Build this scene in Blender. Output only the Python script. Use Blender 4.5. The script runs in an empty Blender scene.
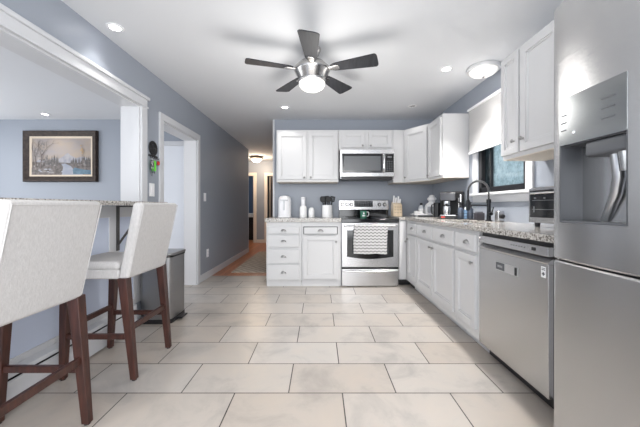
import bpy, bmesh, math, random
from mathutils import Vector, Matrix
random.seed(7)
sc = bpy.context.scene
COL = sc.collection
PI = math.pi

# ------------------------------------------------------------------ camera
cam_d = bpy.data.cameras.new('camera')
cam_d.sensor_width = 36.0
cam_d.lens = 16.31
cam_d.shift_y = -0.0109
cam_d.clip_start = 0.02
cam = bpy.data.objects.new('camera', cam_d)
COL.objects.link(cam)
cam.location = (0, 0, 1.06)
cam.rotation_euler = (PI / 2, 0, 0)
sc.camera = cam

# ------------------------------------------------------------------ world, exposure
w = bpy.data.worlds.new('daylight')
sc.world = w
w.use_nodes = True
bg = w.node_tree.nodes['Background']
bg.inputs[0].default_value = (0.93, 0.96, 1.0, 1)
bg.inputs[1].default_value = 1.5
sc.view_settings.view_transform = 'Standard'
sc.view_settings.look = 'None'
sc.view_settings.exposure = 0.55
sc.cycles.diffuse_bounces = 8
sc.cycles.max_bounces = 14
sc.view_settings.gamma = 1.0
sc.view_settings.use_curve_mapping = False

# ------------------------------------------------------------------ lamps of the room and added fill lights (power in watts)
P_CAN = 52.0        # each recessed downlight
P_SPOT_ANGLE = 1.75
P_HALL = 24.0
def spot(name, loc, power, angle=P_SPOT_ANGLE, blend=0.7, radius=0.045, color=(1, 0.97, 0.93)):
    d = bpy.data.lights.new(name, 'SPOT')
    d.energy = power; d.spot_size = angle; d.spot_blend = blend
    d.shadow_soft_size = radius; d.color = color
    o = bpy.data.objects.new(name, d); COL.objects.link(o); o.location = loc
    return o
def point(name, loc, power, radius=0.08, color=(1, 0.97, 0.93)):
    d = bpy.data.lights.new(name, 'POINT')
    d.energy = power; d.shadow_soft_size = radius; d.color = color
    o = bpy.data.objects.new(name, d); COL.objects.link(o); o.location = loc
    return o
# recessed downlights in the ceiling: (x, y, power factor)
CANS = [(-1.52, 2.15, 0.16), (-0.47, 3.88, 0.18), (1.22, 2.80, 3.0), (1.22, 3.83, 0.06),
        (-3.95, 4.17, 0.15)]
for (x, y, k) in CANS:
    spot('downlight_lamp', (x, y, 2.375), P_CAN * k)
# unseen downlights added for fill, near the camera and in the dining room
for (x, y, k) in [(-1.30, 0.25, 1.0), (0.45, 0.1, 1.0), (-3.6, 1.6, 0.8)]:
    spot('downlight_lamp', (x, y, 2.375), P_CAN * k)
def area(name, loc, rot, sx, sy, power, color=(0.95, 0.975, 1)):
    d = bpy.data.lights.new(name, 'AREA'); d.shape = 'RECTANGLE'; d.size = sx; d.size_y = sy; d.energy = power; d.color = color
    o = bpy.data.objects.new(name, d); COL.objects.link(o); o.location = loc; o.rotation_euler = rot
    return o
# added area lights for fill, unseen: one behind the camera, one in the dining room
area('rear_area_fill', (0.0, -1.55, 1.25), (PI / 2, 0, 0), 3.3, 2.2, 62)
area('dining_area_fill', (-5.5, 2.2, 1.3), (PI / 2, 0, -PI / 2), 3.6, 1.9, 56)
point('fan_lamp', (-0.067, 2.45, 1.82), 13, 0.24)
point('rear_point_fill', (0.7, -0.75, 1.75), 24, 0.5)  # added unseen point light behind the camera, soft fill without a fixture
point('sink_ceiling_lamp', (1.50, 2.75, 1.98), 1.6, 0.08)
point('hall_lamp', (-1.70, 7.75, 2.20), P_HALL, 0.07, (1, 0.80, 0.60))
point('far_room_lamp', (-2.4, 9.4, 2.1), 5, 0.1, (0.85, 0.93, 1))

# ------------------------------------------------------------------ materials
def L(c):
    c /= 255.0
    return c / 12.92 if c <= 0.04045 else ((c + 0.055) / 1.055) ** 2.4
def rgb(r, g, b): return (L(r), L(g), L(b), 1)
MATS = {}
def mat(name, col, rough=0.5, metal=0.0, spec=0.5, bump=None, vary=None, emit=None, estr=0, trans=0, coat=0, stretch=None):
    """bump=(scale,strength), vary=(scale, other colour)"""
    if name in MATS: return MATS[name]
    m = bpy.data.materials.new(name); m.use_nodes = True
    nt = m.node_tree; p = nt.nodes['Principled BSDF']
    p.inputs['Base Color'].default_value = col
    p.inputs['Roughness'].default_value = rough
    p.inputs['Metallic'].default_value = metal
    p.inputs['Specular IOR Level'].default_value = spec
    p.inputs['Transmission Weight'].default_value = trans
    p.inputs['Coat Weight'].default_value = coat
    if emit: p.inputs['Emission Color'].default_value = emit; p.inputs['Emission Strength'].default_value = estr
    tc = nt.nodes.new('ShaderNodeTexCoord')
    vec = tc.outputs['Object']
    if stretch:
        mp = nt.nodes.new('ShaderNodeMapping'); mp.inputs['Scale'].default_value = stretch
        nt.links.new(vec, mp.inputs['Vector']); vec = mp.outputs['Vector']
    if vary:
        n = nt.nodes.new('ShaderNodeTexNoise'); n.inputs['Scale'].default_value = vary[0]; n.inputs['Detail'].default_value = 5
        r = nt.nodes.new('ShaderNodeValToRGB'); r.color_ramp.elements[0].position = 0.35; r.color_ramp.elements[1].position = 0.65
        r.color_ramp.elements[0].color = col; r.color_ramp.elements[1].color = vary[1]
        nt.links.new(vec, n.inputs['Vector']); nt.links.new(n.outputs['Fac'], r.inputs['Fac'])
        nt.links.new(r.outputs['Color'], p.inputs['Base Color'])
    if bump:
        n = nt.nodes.new('ShaderNodeTexNoise'); n.inputs['Scale'].default_value = bump[0]; n.inputs['Detail'].default_value = 3
        b = nt.nodes.new('ShaderNodeBump'); b.inputs['Strength'].default_value = bump[1]; b.inputs['Distance'].default_value = 0.004
        nt.links.new(vec, n.inputs['Vector']); nt.links.new(n.outputs['Fac'], b.inputs['Height'])
        nt.links.new(b.outputs['Normal'], p.inputs['Normal'])
    MATS[name] = m
    return m

white_paint = mat('white_paint', rgb(232, 232, 234), 0.35)
cab_white = mat('cabinet_white', rgb(204, 204, 205), 0.38, bump=(60, 0.03))
trim_white = mat('trim_white', rgb(206, 207, 210), 0.35)
wall_paint = mat('wall_paint', rgb(152, 158, 168), 0.42, spec=0.4, bump=(140, 0.06))
panel_paint = mat('panel_paint', rgb(204, 213, 232), 0.4)
ceil_paint = mat('ceiling_paint', rgb(222, 224, 227), 0.9, spec=0.1)
steel = mat('stainless_steel', (0.56, 0.56, 0.57, 1), 0.27, 1.0, bump=(3.0, 0.05), stretch=(1, 1, 90))
steel_v = mat('brushed_steel_upright', (0.53, 0.53, 0.535, 1), 0.27, 1.0, bump=(4.0, 0.1), stretch=(.3, .3, 330))
steel_dark = mat('dark_steel', (0.23, 0.23, 0.24, 1), 0.3, 1.0)
chrome = mat('chrome', (0.75, 0.75, 0.76, 1), 0.12, 1.0)
nickel = mat('brushed_nickel', (0.52, 0.51, 0.50, 1), 0.22, 1.0)
pewter = mat('pewter', (0.36, 0.355, 0.35, 1), 0.3, 1.0)
black_glass = mat('black_glass', rgb(22, 23, 26), 0.08, spec=0.6)
oven_glass = mat('oven_window_glass', rgb(52, 54, 58), 0.1, spec=0.6)
black_plastic = mat('black_plastic', rgb(28, 28, 31), 0.35)
grey_plastic = mat('grey_plastic', rgb(112, 114, 118), 0.4)
mid_plastic = mat('mid_grey_plastic', rgb(84, 86, 90), 0.4)
black_metal = mat('black_metal', rgb(44, 44, 46), 0.45, 0.3)
white_plastic = mat('white_plastic', rgb(240, 240, 242), 0.3)
white_ceramic = mat('white_ceramic', rgb(242, 242, 242), 0.18)
linen = mat('linen_fabric', rgb(198, 196, 195), 0.95, spec=0.1, bump=(300, 0.3), vary=(160, rgb(188, 186, 185)), stretch=(1, 1, 0.25))
walnut = mat('walnut_wood', rgb(76, 44, 36), 0.35, vary=(9, rgb(52, 31, 27)), stretch=(6, 6, 0.7))
lamp_glass = mat('lamp_glass', rgb(245, 243, 238), 0.4, emit=(1, 0.97, 0.93, 1), estr=0.3)
can_glow = mat('downlight_lens', rgb(250, 250, 250), 0.4, emit=(1, 0.98, 0.95, 1), estr=5.0)
can_dim = mat('dim_downlight_lens', rgb(120, 122, 126), 0.4, emit=(1, 0.98, 0.95, 1), estr=0.05)
warm_glass = mat('warm_lamp_glass', rgb(250, 240, 225), 0.4, emit=(1, 0.87, 0.72, 1), estr=1.6)
blade_wood = mat('fan_blade_wood', rgb(54, 55, 59), 0.55, spec=.3, vary=(6, rgb(42, 43, 47)), stretch=(8, 1, 1))
ply = mat('cabinet_underside', rgb(214, 205, 193), 0.6)
door_white = mat('door_white', rgb(222, 225, 231), 0.4)
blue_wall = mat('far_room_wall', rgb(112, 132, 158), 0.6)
dark_brown = mat('dark_brown_door', rgb(62, 50, 46), 0.5)
shade_fab = mat('shade_fabric', rgb(180, 179, 179), 0.9, spec=0.1, bump=(120, 0.1))

def node_mat(name):
    m = bpy.data.materials.new(name); m.use_nodes = True
    nt = m.node_tree
    return m, nt, nt.nodes['Principled BSDF'], nt.nodes, nt.links
def ramp(nodes, stops, interp='LINEAR'):
    r = nodes.new('ShaderNodeValToRGB'); r.color_ramp.interpolation = interp
    els = r.color_ramp.elements
    while len(els) < len(stops): els.new(0.5)
    for e, (p, c) in zip(els, stops): e.position = p; e.color = c
    return r
# --- floor tile
def make_tile():
    m, nt, p, N, K = node_mat('floor_tile')
    tc = N.new('ShaderNodeTexCoord'); mp = N.new('ShaderNodeMapping')
    mp.inputs['Location'].default_value = (-0.127, 0.194, 0)
    K.new(tc.outputs['Object'], mp.inputs['Vector'])
    br = N.new('ShaderNodeTexBrick'); br.offset = 0.5; br.offset_frequency = 2
    br.inputs['Scale'].default_value = 1; br.inputs['Mortar Size'].default_value = 0.0035
    br.inputs['Mortar Smooth'].default_value = 0.15; br.inputs['Bias'].default_value = 0
    br.inputs['Brick Width'].default_value = 0.611; br.inputs['Row Height'].default_value = 0.307
    br.inputs['Color1'].default_value = rgb(187, 183, 179); br.inputs['Color2'].default_value = rgb(178, 170, 162)
    br.inputs['Mortar'].default_value = rgb(62, 58, 56)
    K.new(mp.outputs['Vector'], br.inputs['Vector'])
    n = N.new('ShaderNodeTexNoise'); n.inputs['Scale'].default_value = 3.2; n.inputs['Detail'].default_value = 9; n.inputs['Roughness'].default_value = 0.62
    n.inputs['Distortion'].default_value = 0.6
    K.new(tc.outputs['Object'], n.inputs['Vector'])
    r = ramp(N, [(0.32, rgb(200, 199, 199)), (0.5, rgb(244, 241, 238)), (0.68, rgb(255, 247, 238))])
    K.new(n.outputs['Fac'], r.inputs['Fac'])
    mx = N.new('ShaderNodeMix'); mx.data_type = 'RGBA'; mx.blend_type = 'MULTIPLY'; mx.inputs['Factor'].default_value = 0.6
    K.new(br.outputs['Color'], mx.inputs['A']); K.new(r.outputs['Color'], mx.inputs['B'])
    K.new(mx.outputs['Result'], p.inputs['Base Color'])
    p.inputs['Roughness'].default_value = 0.33
    b = N.new('ShaderNodeBump'); b.inputs['Strength'].default_value = 0.3; b.inputs['Distance'].default_value = 0.002; b.invert = True
    K.new(br.outputs['Fac'], b.inputs['Height']); K.new(b.outputs['Normal'], p.inputs['Normal'])
    return m
tile = make_tile()
def make_wood_floor():
    m, nt, p, N, K = node_mat('wood_floor')
    tc = N.new('ShaderNodeTexCoord'); mp = N.new('ShaderNodeMapping'); mp.inputs['Rotation'].default_value = (0, 0, PI / 2)
    K.new(tc.outputs['Object'], mp.inputs['Vector'])
    br = N.new('ShaderNodeTexBrick'); br.inputs['Scale'].default_value = 1
    br.inputs['Brick Width'].default_value = 0.9; br.inputs['Row Height'].default_value = 0.06; br.inputs['Mortar Size'].default_value = 0.001
    br.inputs['Color1'].default_value = rgb(190, 122, 82); br.inputs['Color2'].default_value = rgb(166, 102, 68); br.inputs['Mortar'].default_value = rgb(90, 55, 38)
    K.new(mp.outputs['Vector'], br.inputs['Vector']); K.new(br.outputs['Color'], p.inputs['Base Color'])
    p.inputs['Roughness'].default_value = 0.3
    return m
wood_floor = make_wood_floor()
def make_granite():
    m, nt, p, N, K = node_mat('granite')
    tc = N.new('ShaderNodeTexCoord')
    n = N.new('ShaderNodeTexNoise'); n.inputs['Scale'].default_value = 85; n.inputs['Detail'].default_value = 4; n.inputs['Roughness'].default_value = 0.7
    K.new(tc.outputs['Object'], n.inputs['Vector'])
    r = ramp(N, [(0.36, rgb(40, 38, 38)), (0.44, rgb(140, 134, 128)), (0.53, rgb(188, 184, 178)), (0.7, rgb(210, 208, 204))])
    K.new(n.outputs['Fac'], r.inputs['Fac'])
    v = N.new('ShaderNodeTexVoronoi'); v.inputs['Scale'].default_value = 150
    K.new(tc.outputs['Object'], v.inputs['Vector'])
    r2 = ramp(N, [(0.12, rgb(70, 66, 64)), (0.26, rgb(255, 255, 255))])
    K.new(v.outputs['Distance'], r2.inputs['Fac'])
    mx = N.new('ShaderNodeMix'); mx.data_type = 'RGBA'; mx.blend_type = 'MULTIPLY'; mx.inputs['Factor'].default_value = 0.7
    K.new(r.outputs['Color'], mx.inputs['A']); K.new(r2.outputs['Color'], mx.inputs['B'])
    K.new(mx.outputs['Result'], p.inputs['Base Color'])
    p.inputs['Roughness'].default_value = 0.14
    return m
granite = make_granite()
def make_rug():
    m, nt, p, N, K = node_mat('rug_weave')
    tc = N.new('ShaderNodeTexCoord')
    wv = N.new('ShaderNodeTexWave'); wv.wave_type = 'BANDS'; wv.bands_direction = 'DIAGONAL'; wv.inputs['Scale'].default_value = 5; wv.inputs['Distortion'].default_value = 4
    K.new(tc.outputs['Object'], wv.inputs['Vector'])
    r = ramp(N, [(0.2, rgb(168, 154, 140)), (0.8, rgb(196, 184, 170))])
    K.new(wv.outputs['Fac'], r.inputs['Fac']); K.new(r.outputs['Color'], p.inputs['Base Color'])
    p.inputs['Roughness'].default_value = 0.95
    return m
rug_mat = make_rug()
def make_towel():
    m, nt, p, N, K = node_mat('zigzag_towel')
    tc = N.new('ShaderNodeTexCoord'); sp = N.new('ShaderNodeSeparateXYZ'); K.new(tc.outputs['Object'], sp.inputs[0])
    def mth(op, a, b=None):
        n = N.new('ShaderNodeMath'); n.operation = op
        for i, v in enumerate((a, b)):
            if v is None: continue
            if isinstance(v, (int, float)): n.inputs[i].default_value = v
            else: K.new(v, n.inputs[i])
        return n.outputs[0]
    zig = mth('PINGPONG', mth('MULTIPLY', sp.outputs['X'], 1.0), 0.026)
    z = mth('ADD', sp.outputs['Z'], mth('MULTIPLY', zig, 0.55))
    f = mth('FRACT', mth('MULTIPLY', z, 1 / 0.040))
    line = mth('LESS_THAN', f, 0.26)
    r = ramp(N, [(0.0, rgb(192, 191, 191)), (1.0, rgb(92, 91, 92))])
    K.new(line, r.inputs['Fac']); K.new(r.outputs['Color'], p.inputs['Base Color'])
    p.inputs['Roughness'].default_value = 0.95
    return m
towel_mat = make_towel()
def make_pane(name, tint, haze):
    m, nt, p, N, K = node_mat(name)
    out = N['Material Output']
    tr = N.new('ShaderNodeBsdfTransparent'); tr.inputs[0].default_value = tint
    tl = N.new('ShaderNodeBsdfTranslucent'); tl.inputs[0].default_value = (0.62, 0.70, 0.73, 1)
    gl = N.new('ShaderNodeBsdfGlossy'); gl.inputs['Roughness'].default_value = 0.05
    tc = N.new('ShaderNodeTexCoord')
    n = N.new('ShaderNodeTexNoise'); n.inputs['Scale'].default_value = 14; n.inputs['Detail'].default_value = 8; n.inputs['Roughness'].default_value = 0.75
    K.new(tc.outputs['Object'], n.inputs['Vector'])
    r = ramp(N, [(0.35, (haze[0],) * 3 + (1,)), (0.65, (haze[1],) * 3 + (1,))]); K.new(n.outputs['Fac'], r.inputs['Fac'])
    a = N.new('ShaderNodeMixShader'); K.new(r.outputs['Color'], a.inputs[0]); K.new(tr.outputs[0], a.inputs[1]); K.new(tl.outputs[0], a.inputs[2])
    b = N.new('ShaderNodeMixShader'); b.inputs[0].default_value = 0.06; K.new(a.outputs[0], b.inputs[1]); K.new(gl.outputs[0], b.inputs[2])
    K.new(b.outputs[0], out.inputs['Surface'])
    return m
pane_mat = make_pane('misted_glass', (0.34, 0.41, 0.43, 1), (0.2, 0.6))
pane_dark = make_pane('darker_glass', (0.14, 0.18, 0.20, 1), (0.0, 0.1))  # narrow far pane, tinted darker
clear_glass = make_pane('clear_glass', (0.8, 0.82, 0.84, 1), (0.0, 0.1))

# ------------------------------------------------------------------ mesh builder
class MB:
    def __init__(s): s.bm = bmesh.new()
    def _merge(s, t, M=None, mi=0):
        if M is not None: bmesh.ops.transform(t, matrix=M, verts=t.verts)
        mp = {}
        for v in t.verts: mp[v] = s.bm.verts.new(v.co)
        for f in t.faces:
            try:
                nf = s.bm.faces.new([mp[v] for v in f.verts]); nf.material_index = mi
            except ValueError: pass
        t.free()
        return s
    def box(s, x0, x1, y0, y1, z0, z1, bev=0.0, seg=2, mi=0, M=None, shape=None):
        t = bmesh.new()
        bmesh.ops.create_cube(t, size=1)
        for v in t.verts:
            v.co = Vector((x0 + (v.co.x + .5) * (x1 - x0), y0 + (v.co.y + .5) * (y1 - y0), z0 + (v.co.z + .5) * (z1 - z0)))
        if shape:
            for v in t.verts: v.co = shape(v.co)
        if bev: bmesh.ops.bevel(t, geom=list(t.edges), offset=bev, segments=seg, affect='EDGES', profile=0.5)
        return s._merge(t, M, mi)
    def lathe(s, prof, n=32, c=(0, 0, 0), axis='Z', mi=0, sy=1.0):
        """prof: (radius, height) list"""
        t = bmesh.new(); rings = []
        for (r, h) in prof:
            if r < 1e-6: rings.append([t.verts.new((0, 0, h))])
            else: rings.append([t.verts.new((r * math.cos(2 * PI * k / n), sy * r * math.sin(2 * PI * k / n), h)) for k in range(n)])
        for a, b in zip(rings, rings[1:]):
            for k in range(n):
                k2 = (k + 1) % n
                if len(a) == 1 and len(b) == 1: continue
                if len(a) == 1: t.faces.new((a[0], b[k2], b[k]))
                elif len(b) == 1: t.faces.new((a[k], a[k2], b[0]))
                else: t.faces.new((a[k], a[k2], b[k2], b[k]))
        for ring in (rings[0], rings[-1]):
            if len(ring) > 1: t.faces.new(ring)
        bmesh.ops.recalc_face_normals(t, faces=t.faces)
        M = Matrix.Translation(c)
        if axis == 'Y': M = M @ Matrix.Rotation(PI / 2, 4, 'X')     # height along -Y (towards the front)
        if axis == 'X': M = M @ Matrix.Rotation(PI / 2, 4, 'Y')
        return s._merge(t, M, mi)
    def tube(s, pts, r, n=10, mi=0, closed=False):
        pts = [Vector(p) for p in pts]; t = bmesh.new(); rings = []
        N = len(pts)
        up = None
        for i, p in enumerate(pts):
            if closed: d = pts[(i + 1) % N] - pts[i - 1]
            else: d = pts[min(i + 1, N - 1)] - pts[max(i - 1, 0)]
            d.normalize()
            if up is None:
                up = Vector((0, 0, 1)) if abs(d.z) < 0.9 else Vector((1, 0, 0))
            u = d.cross(up).normalized(); v = u.cross(d).normalized(); up = v
            rr = r[i] if isinstance(r, (list, tuple)) else r
            rings.append([t.verts.new(p + rr * (u * math.cos(2 * PI * k / n) + v * math.sin(2 * PI * k / n))) for k in range(n)])
        pr = list(zip(rings, rings[1:]))
        if closed: pr.append((rings[-1], rings[0]))
        for a, b in pr:
            for k in range(n): t.faces.new((a[k], a[(k + 1) % n], b[(k + 1) % n], b[k]))
        if not closed: t.faces.new(rings[0]); t.faces.new(rings[-1])
        bmesh.ops.recalc_face_normals(t, faces=t.faces)
        return s._merge(t, None, mi)
    def prism(s, poly, a, b, plane='XY', bev=0, seg=2, mi=0, M=None):
        """poly extruded from a to b along the axis left over"""
        t = bmesh.new()
        def P(u, v, h):
            return {'XY': (u, v, h), 'XZ': (u, h, v), 'YZ': (h, u, v)}[plane]
        A = [t.verts.new(P(u, v, a)) for u, v in poly]; B = [t.verts.new(P(u, v, b)) for u, v in poly]
        t.faces.new(A); t.faces.new(B)
        for i in range(len(poly)):
            j = (i + 1) % len(poly); t.faces.new((A[i], A[j], B[j], B[i]))
        bmesh.ops.recalc_face_normals(t, faces=t.faces)
        if bev: bmesh.ops.bevel(t, geom=list(t.edges), offset=bev, segments=seg, affect='EDGES', profile=0.5)
        return s._merge(t, M, mi)
    def quad_beam(s, p0, p1, w0, w1, d0=None, d1=None, mi=0, bev=0.004):
        """a square leg from p0 (size w0 x d0) to p1 (w1 x d1), sections horizontal"""
        d0 = d0 or w0; d1 = d1 or w1; t = bmesh.new()
        def sec(p, a, b): return [t.verts.new((p[0] + sx * a / 2, p[1] + sy * b / 2, p[2])) for sx, sy in ((-1, -1), (1, -1), (1, 1), (-1, 1))]
        A = sec(p0, w0, d0); B = sec(p1, w1, d1)
        t.faces.new(A); t.faces.new(B)
        for i in range(4): t.faces.new((A[i], A[(i + 1) % 4], B[(i + 1) % 4], B[i]))
        bmesh.ops.recalc_face_normals(t, faces=t.faces)
        if bev: bmesh.ops.bevel(t, geom=list(t.edges), offset=bev, segments=2, affect='EDGES', profile=0.5)
        return s._merge(t, None, mi)
    def face(s, pts, mi=0):
        f = s.bm.faces.new([s.bm.verts.new(p) for p in pts]); f.material_index = mi
        return s
    def build(s, name, m, parent=None, label=None, sharp=0.9, loc=None):
        me = bpy.data.meshes.new(name)
        s.bm.normal_update()
        for e in s.bm.edges:
            e.smooth = not (len(e.link_faces) == 2 and e.calc_face_angle(0) > sharp)
        for f in s.bm.faces: f.smooth = True
        s.bm.to_mesh(me); s.bm.free()
        for mm in (m if isinstance(m, (list, tuple)) else [m]): me.materials.append(mm)
        o = bpy.data.objects.new(name, me); COL.objects.link(o)
        if parent is not None: o.parent = parent
        if label: o['label'] = label
        if loc: o.location = loc
        wn = o.modifiers.new('weighted_normal', 'WEIGHTED_NORMAL'); wn.keep_sharp = True; wn.weight = 80
        return o
def thing(name, label, cat, loc=(0, 0, 0), rotz=0, group=None):
    o = bpy.data.objects.new(name, None); COL.objects.link(o)
    o.empty_display_size = 0.05
    o.location = loc; o.rotation_euler = (0, 0, rotz); o['label'] = label; o['category'] = cat
    if group: o['group'] = group
    return o
def tag(o, label, cat, group=None):
    o['label'] = label; o['category'] = cat
    if group: o['group'] = group
    return o
def struct(name, mb, m, parent=None):
    o = mb.build(name, m, parent)
    if parent is None: o['kind'] = 'structure'
    return o
def copy_tree(o, parent=None):
    c = o.copy(); COL.objects.link(c)
    if parent is not None: c.parent = parent
    for ch in list(o.children): copy_tree(ch, c)
    return c
FACE_RIGHTWALL = -PI / 2     # unit standing against the right wall, front towards -X
FACE_LEFTWALL = PI / 2

# ------------------------------------------------------------------ setting
XL, XR, YB, H = -1.67, 1.73, 4.44, 2.39
XLO = -1.84
Y0 = -1.6
f = MB(); f.box(XL - 0.17, XR + 0.1, Y0, YB, -0.05, 0.0); struct('floor', f, tile)
f = MB(); f.box(-5.6, XLO - .2, Y0, 4.43, -0.05, -0.001); struct('floor', f, mat('grey_bounce_floor', rgb(170, 166, 164), .95, spec=.1, bump=(300, .4)))  # unseen dining floor, greyed so its bounce leaves the ceiling untinted
f = MB(); f.box(XLO - .2, XL - .171, Y0, YB, -.05, -.001)
f.box(-4.2, 0.6, YB, 11.2, -0.05, -0.001); struct('floor', f, wood_floor)
c = MB(); c.box(-5.7, XR + 0.1, Y0, 11.2, H, H + 0.08); struct('ceiling', c, ceil_paint)

wl = MB()
wl.box(XLO, XL, Y0, 0.0, 0, H)
wl.box(XLO, XL, 0.0, 2.69, 2.0, H)
wl.box(XLO, XL, 0.0, 2.69, 0, 1.064)
wl.box(XLO, XL, 2.69, 3.07, 0, H)
wl.box(XLO, XL, 3.07, 3.93, 1.96, H)
wl.box(XLO, XL, 3.93, 6.76, 0, H)
wl.box(-4.2, XLO, 6.64, 6.76, 0, H)
struct('wall_left', wl, wall_paint)
wb = MB(); wb.box(-0.715, XR + 0.1, YB, YB + 0.12, 0, H); wb.box(-0.715, -0.60, YB + 0.12, 8.45, 0, H); struct('wall_back', wb, wall_paint)
WY0, WY1, WZ0, WZ1 = 2.42, 3.17, 1.20, 2.05
wr = MB()
wr.box(XR, XR + 0.14, Y0, WY0, 0, H); wr.box(XR, XR + 0.14, WY1, YB, 0, H)
wr.box(XR, XR + 0.14, WY0, WY1, 0, WZ0); wr.box(XR, XR + 0.14, WY0, WY1, WZ1, H)
struct('wall_right', wr, wall_paint)
wd = MB(); wd.box(-5.6, XLO, 4.43, 4.53, 0, H); wd.box(-5.7, -5.6, Y0, 4.53, 0, H); struct('wall_dining', wd, wall_paint)
# hall end wall with two doorways
YH = 8.45
wh = MB()
wh.box(-4.2, -2.72, YH, YH + .1, 0, H); wh.box(-1.94, -1.53, YH, YH + .1, 0, H); wh.box(-0.75, -0.6, YH, YH + .1, 0, H)
wh.box(-2.72, -1.94, YH, YH + .1, 1.95, H); wh.box(-1.53, -0.75, YH, YH + .1, 1.95, H)
struct('wall_hall', wh, wall_paint)
wf = MB(); wf.box(-4.2, -0.6, 10.9, 11.0, 0, H); wf.box(-4.3, -4.2, 6.64, 11.0, 0, H); wf.box(-0.6, -0.5, YH, 11.0, 0, H)
wf.box(-1.76, -1.70, YH + .1, 10.9, 0, H)
struct('wall_far', wf, blue_wall)

# trims: wide opening to the dining room
def casing_x(y0, y1, ztop, wdt, x0, x1, cap=False, sill=None):
    """door casing on the face of a wall that runs along Y"""
    m = MB(); z0 = sill if sill is not None else 0
    m.box(x0, x1, y0 - wdt, y0, z0, ztop, 0.004); m.box(x0, x1, y1, y1 + wdt, z0, ztop, 0.004)
    m.box(x0, x1, y0 - wdt, y1 + wdt, ztop, ztop + wdt, 0.004)
    return m
t1 = MB()
t1.box(XL, XL + .02, 2.69, 2.775, 1.10, 2.005, .003)
t1.box(XL, XL + .02, -0.1, 2.775, 2.0, 2.075, .003)
t1.box(XL, XL + .034, -0.12, 2.80, 2.075, 2.105, .006)
t1.box(XL, XL + .027, -0.11, 2.785, 1.997, 2.012, .003)
t1.box(XLO, XL + .001, 2.675, 2.692, 1.10, 1.998)
t1.box(XLO, XL + .001, 0.0, 2.676, 1.985, 2.001)
struct('trim_1', t1, trim_white)
t2 = casing_x(3.07, 3.93, 1.965, 0.075, XL, XL + .02)
t2.box(XLO, XL + .001, 3.07, 3.085, 0, 1.965); t2.box(XLO, XL + .001, 3.915, 3.93, 0, 1.965); t2.box(XLO, XL + .001, 3.07, 3.93, 1.95, 1.965)
struct('trim_2', t2, trim_white)
t3 = MB(); t3.box(-0.722, -0.695, YB - .012, YB + .0, 0, H - .001, .002); struct('trim_3', t3, trim_white)
# far door casings
def casing_y(x0, x1, ztop, wdt, y):
    m = MB()
    m.box(x0 - wdt, x0, y - .02, y, 0, ztop, .003); m.box(x1, x1 + wdt, y - .02, y, 0, ztop, .003)
    m.box(x0 - wdt, x1 + wdt, y - .02, y, ztop, ztop + wdt, .003)
    return m
cream = mat('cream_trim', rgb(226, 216, 204), 0.4)
struct('trim_4', casing_y(-2.72, -1.94, 1.95, .095, YH), cream)
struct('trim_5', casing_y(-1.53, -0.75, 1.95, .09, YH), cream)
d = MB(); d.box(-1.42, -0.72, YH + .03, YH + .07, 0.01, 1.94, .003)
door_b = struct('door_2', d, dark_brown)
s_ = MB(); s_.box(-1.475, -1.455, YH + .035, YH + .06, 0.01, 1.94, .002); s_.build('door_edge', cream, door_b)
# dining back-wall door with its casing, seen through the side doorway
t6 = casing_y(-2.75, -1.96, 1.985, .07, 4.43); struct('trim_6', t6, trim_white)
d = MB(); d.box(-2.75, -1.96, 4.405, 4.428, 0.012, 1.983, .002); struct('door_1', d, door_white)
# baseboards
b = MB(); b.box(XL, XL + .016, 4.005, 6.76, 0, .10, .004); b.box(XL, XL + .016, 2.64, 2.995, 0, .10, .004); struct('baseboard_left', b, trim_white)
b = MB(); b.box(-1.84, -1.62, YH - .014, YH, 0, .10, .003); struct('baseboard_hall', b, cream)
b = MB(); b.box(-5.6, -2.82, 4.414, 4.43, 0, .10, .004); struct('baseboard_dining', b, trim_white)
# wall end corner bead at hall turn
b = MB(); b.box(XL - .002, XL + .006, 6.745, 6.768, 0.1, H - .001, .002); struct('trim_7', b, trim_white)

# half wall: panel moulding below the bar
pm = MB()
px0, px1 = XL, XL + .014
pm.box(px0, px1, 0.0, 2.70, 0.972, 1.062, .003)
for yc in (2.64, 2.34, 1.26, 0.40):
    pm.box(px0, px1, yc - .055, yc + .055, .235, .974, .003)
pm.box(px0, px1, 0.0, 2.70, .19, .24, .003)
struct('trim_8', pm, trim_white)
pp = MB(); pp.box(XL, XL + .004, 0.0, 2.70, .2, 1.0); struct('trim_9', pp, panel_paint)

# window over the sink
wx = XR
wm = MB()
fw = .055
wm.box(wx + .005, wx + .10, WY0, WY0 + fw, WZ0, WZ1, .004); wm.box(wx + .005, wx + .10, WY1 - fw, WY1, WZ0, WZ1, .004)
wm.box(wx + .005, wx + .10, WY0, WY1, WZ0, WZ0 + .06, .004); wm.box(wx + .005, wx + .10, WY0, WY1, WZ1 - .06, WZ1, .004)
wm.box(wx + .03, wx + .075, 2.985, 3.002, WZ0 + .05, WZ1 - .05, .002)
win = struct('window_1', wm, mat('black_frame', rgb(26, 26, 29), 0.35))
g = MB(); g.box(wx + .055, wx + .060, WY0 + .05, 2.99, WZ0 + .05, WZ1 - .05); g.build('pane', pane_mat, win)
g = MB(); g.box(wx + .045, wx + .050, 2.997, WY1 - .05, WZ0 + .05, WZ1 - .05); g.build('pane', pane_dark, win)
cs = MB()
cs.box(wx - .02, wx, WY1, WY1 + .085, 1.20, 2.12, .003); cs.box(wx - .02, wx, WY0 - .085, WY0, 1.20, 2.12, .003)
cs.box(wx - .02, wx, WY0 - .085, WY1 + .085, WZ1, 2.13, .003)
cs.build('window_casing', trim_white, win)
cs = MB(); cs.box(wx - .05, wx + .02, WY0 - .10, WY1 + .10, 1.175, 1.203, .005); cs.box(wx - .02, wx, WY0 - .08, WY1 + .08, 1.105, 1.175, .004)
cs.build('window_sill', trim_white, win)

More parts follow.
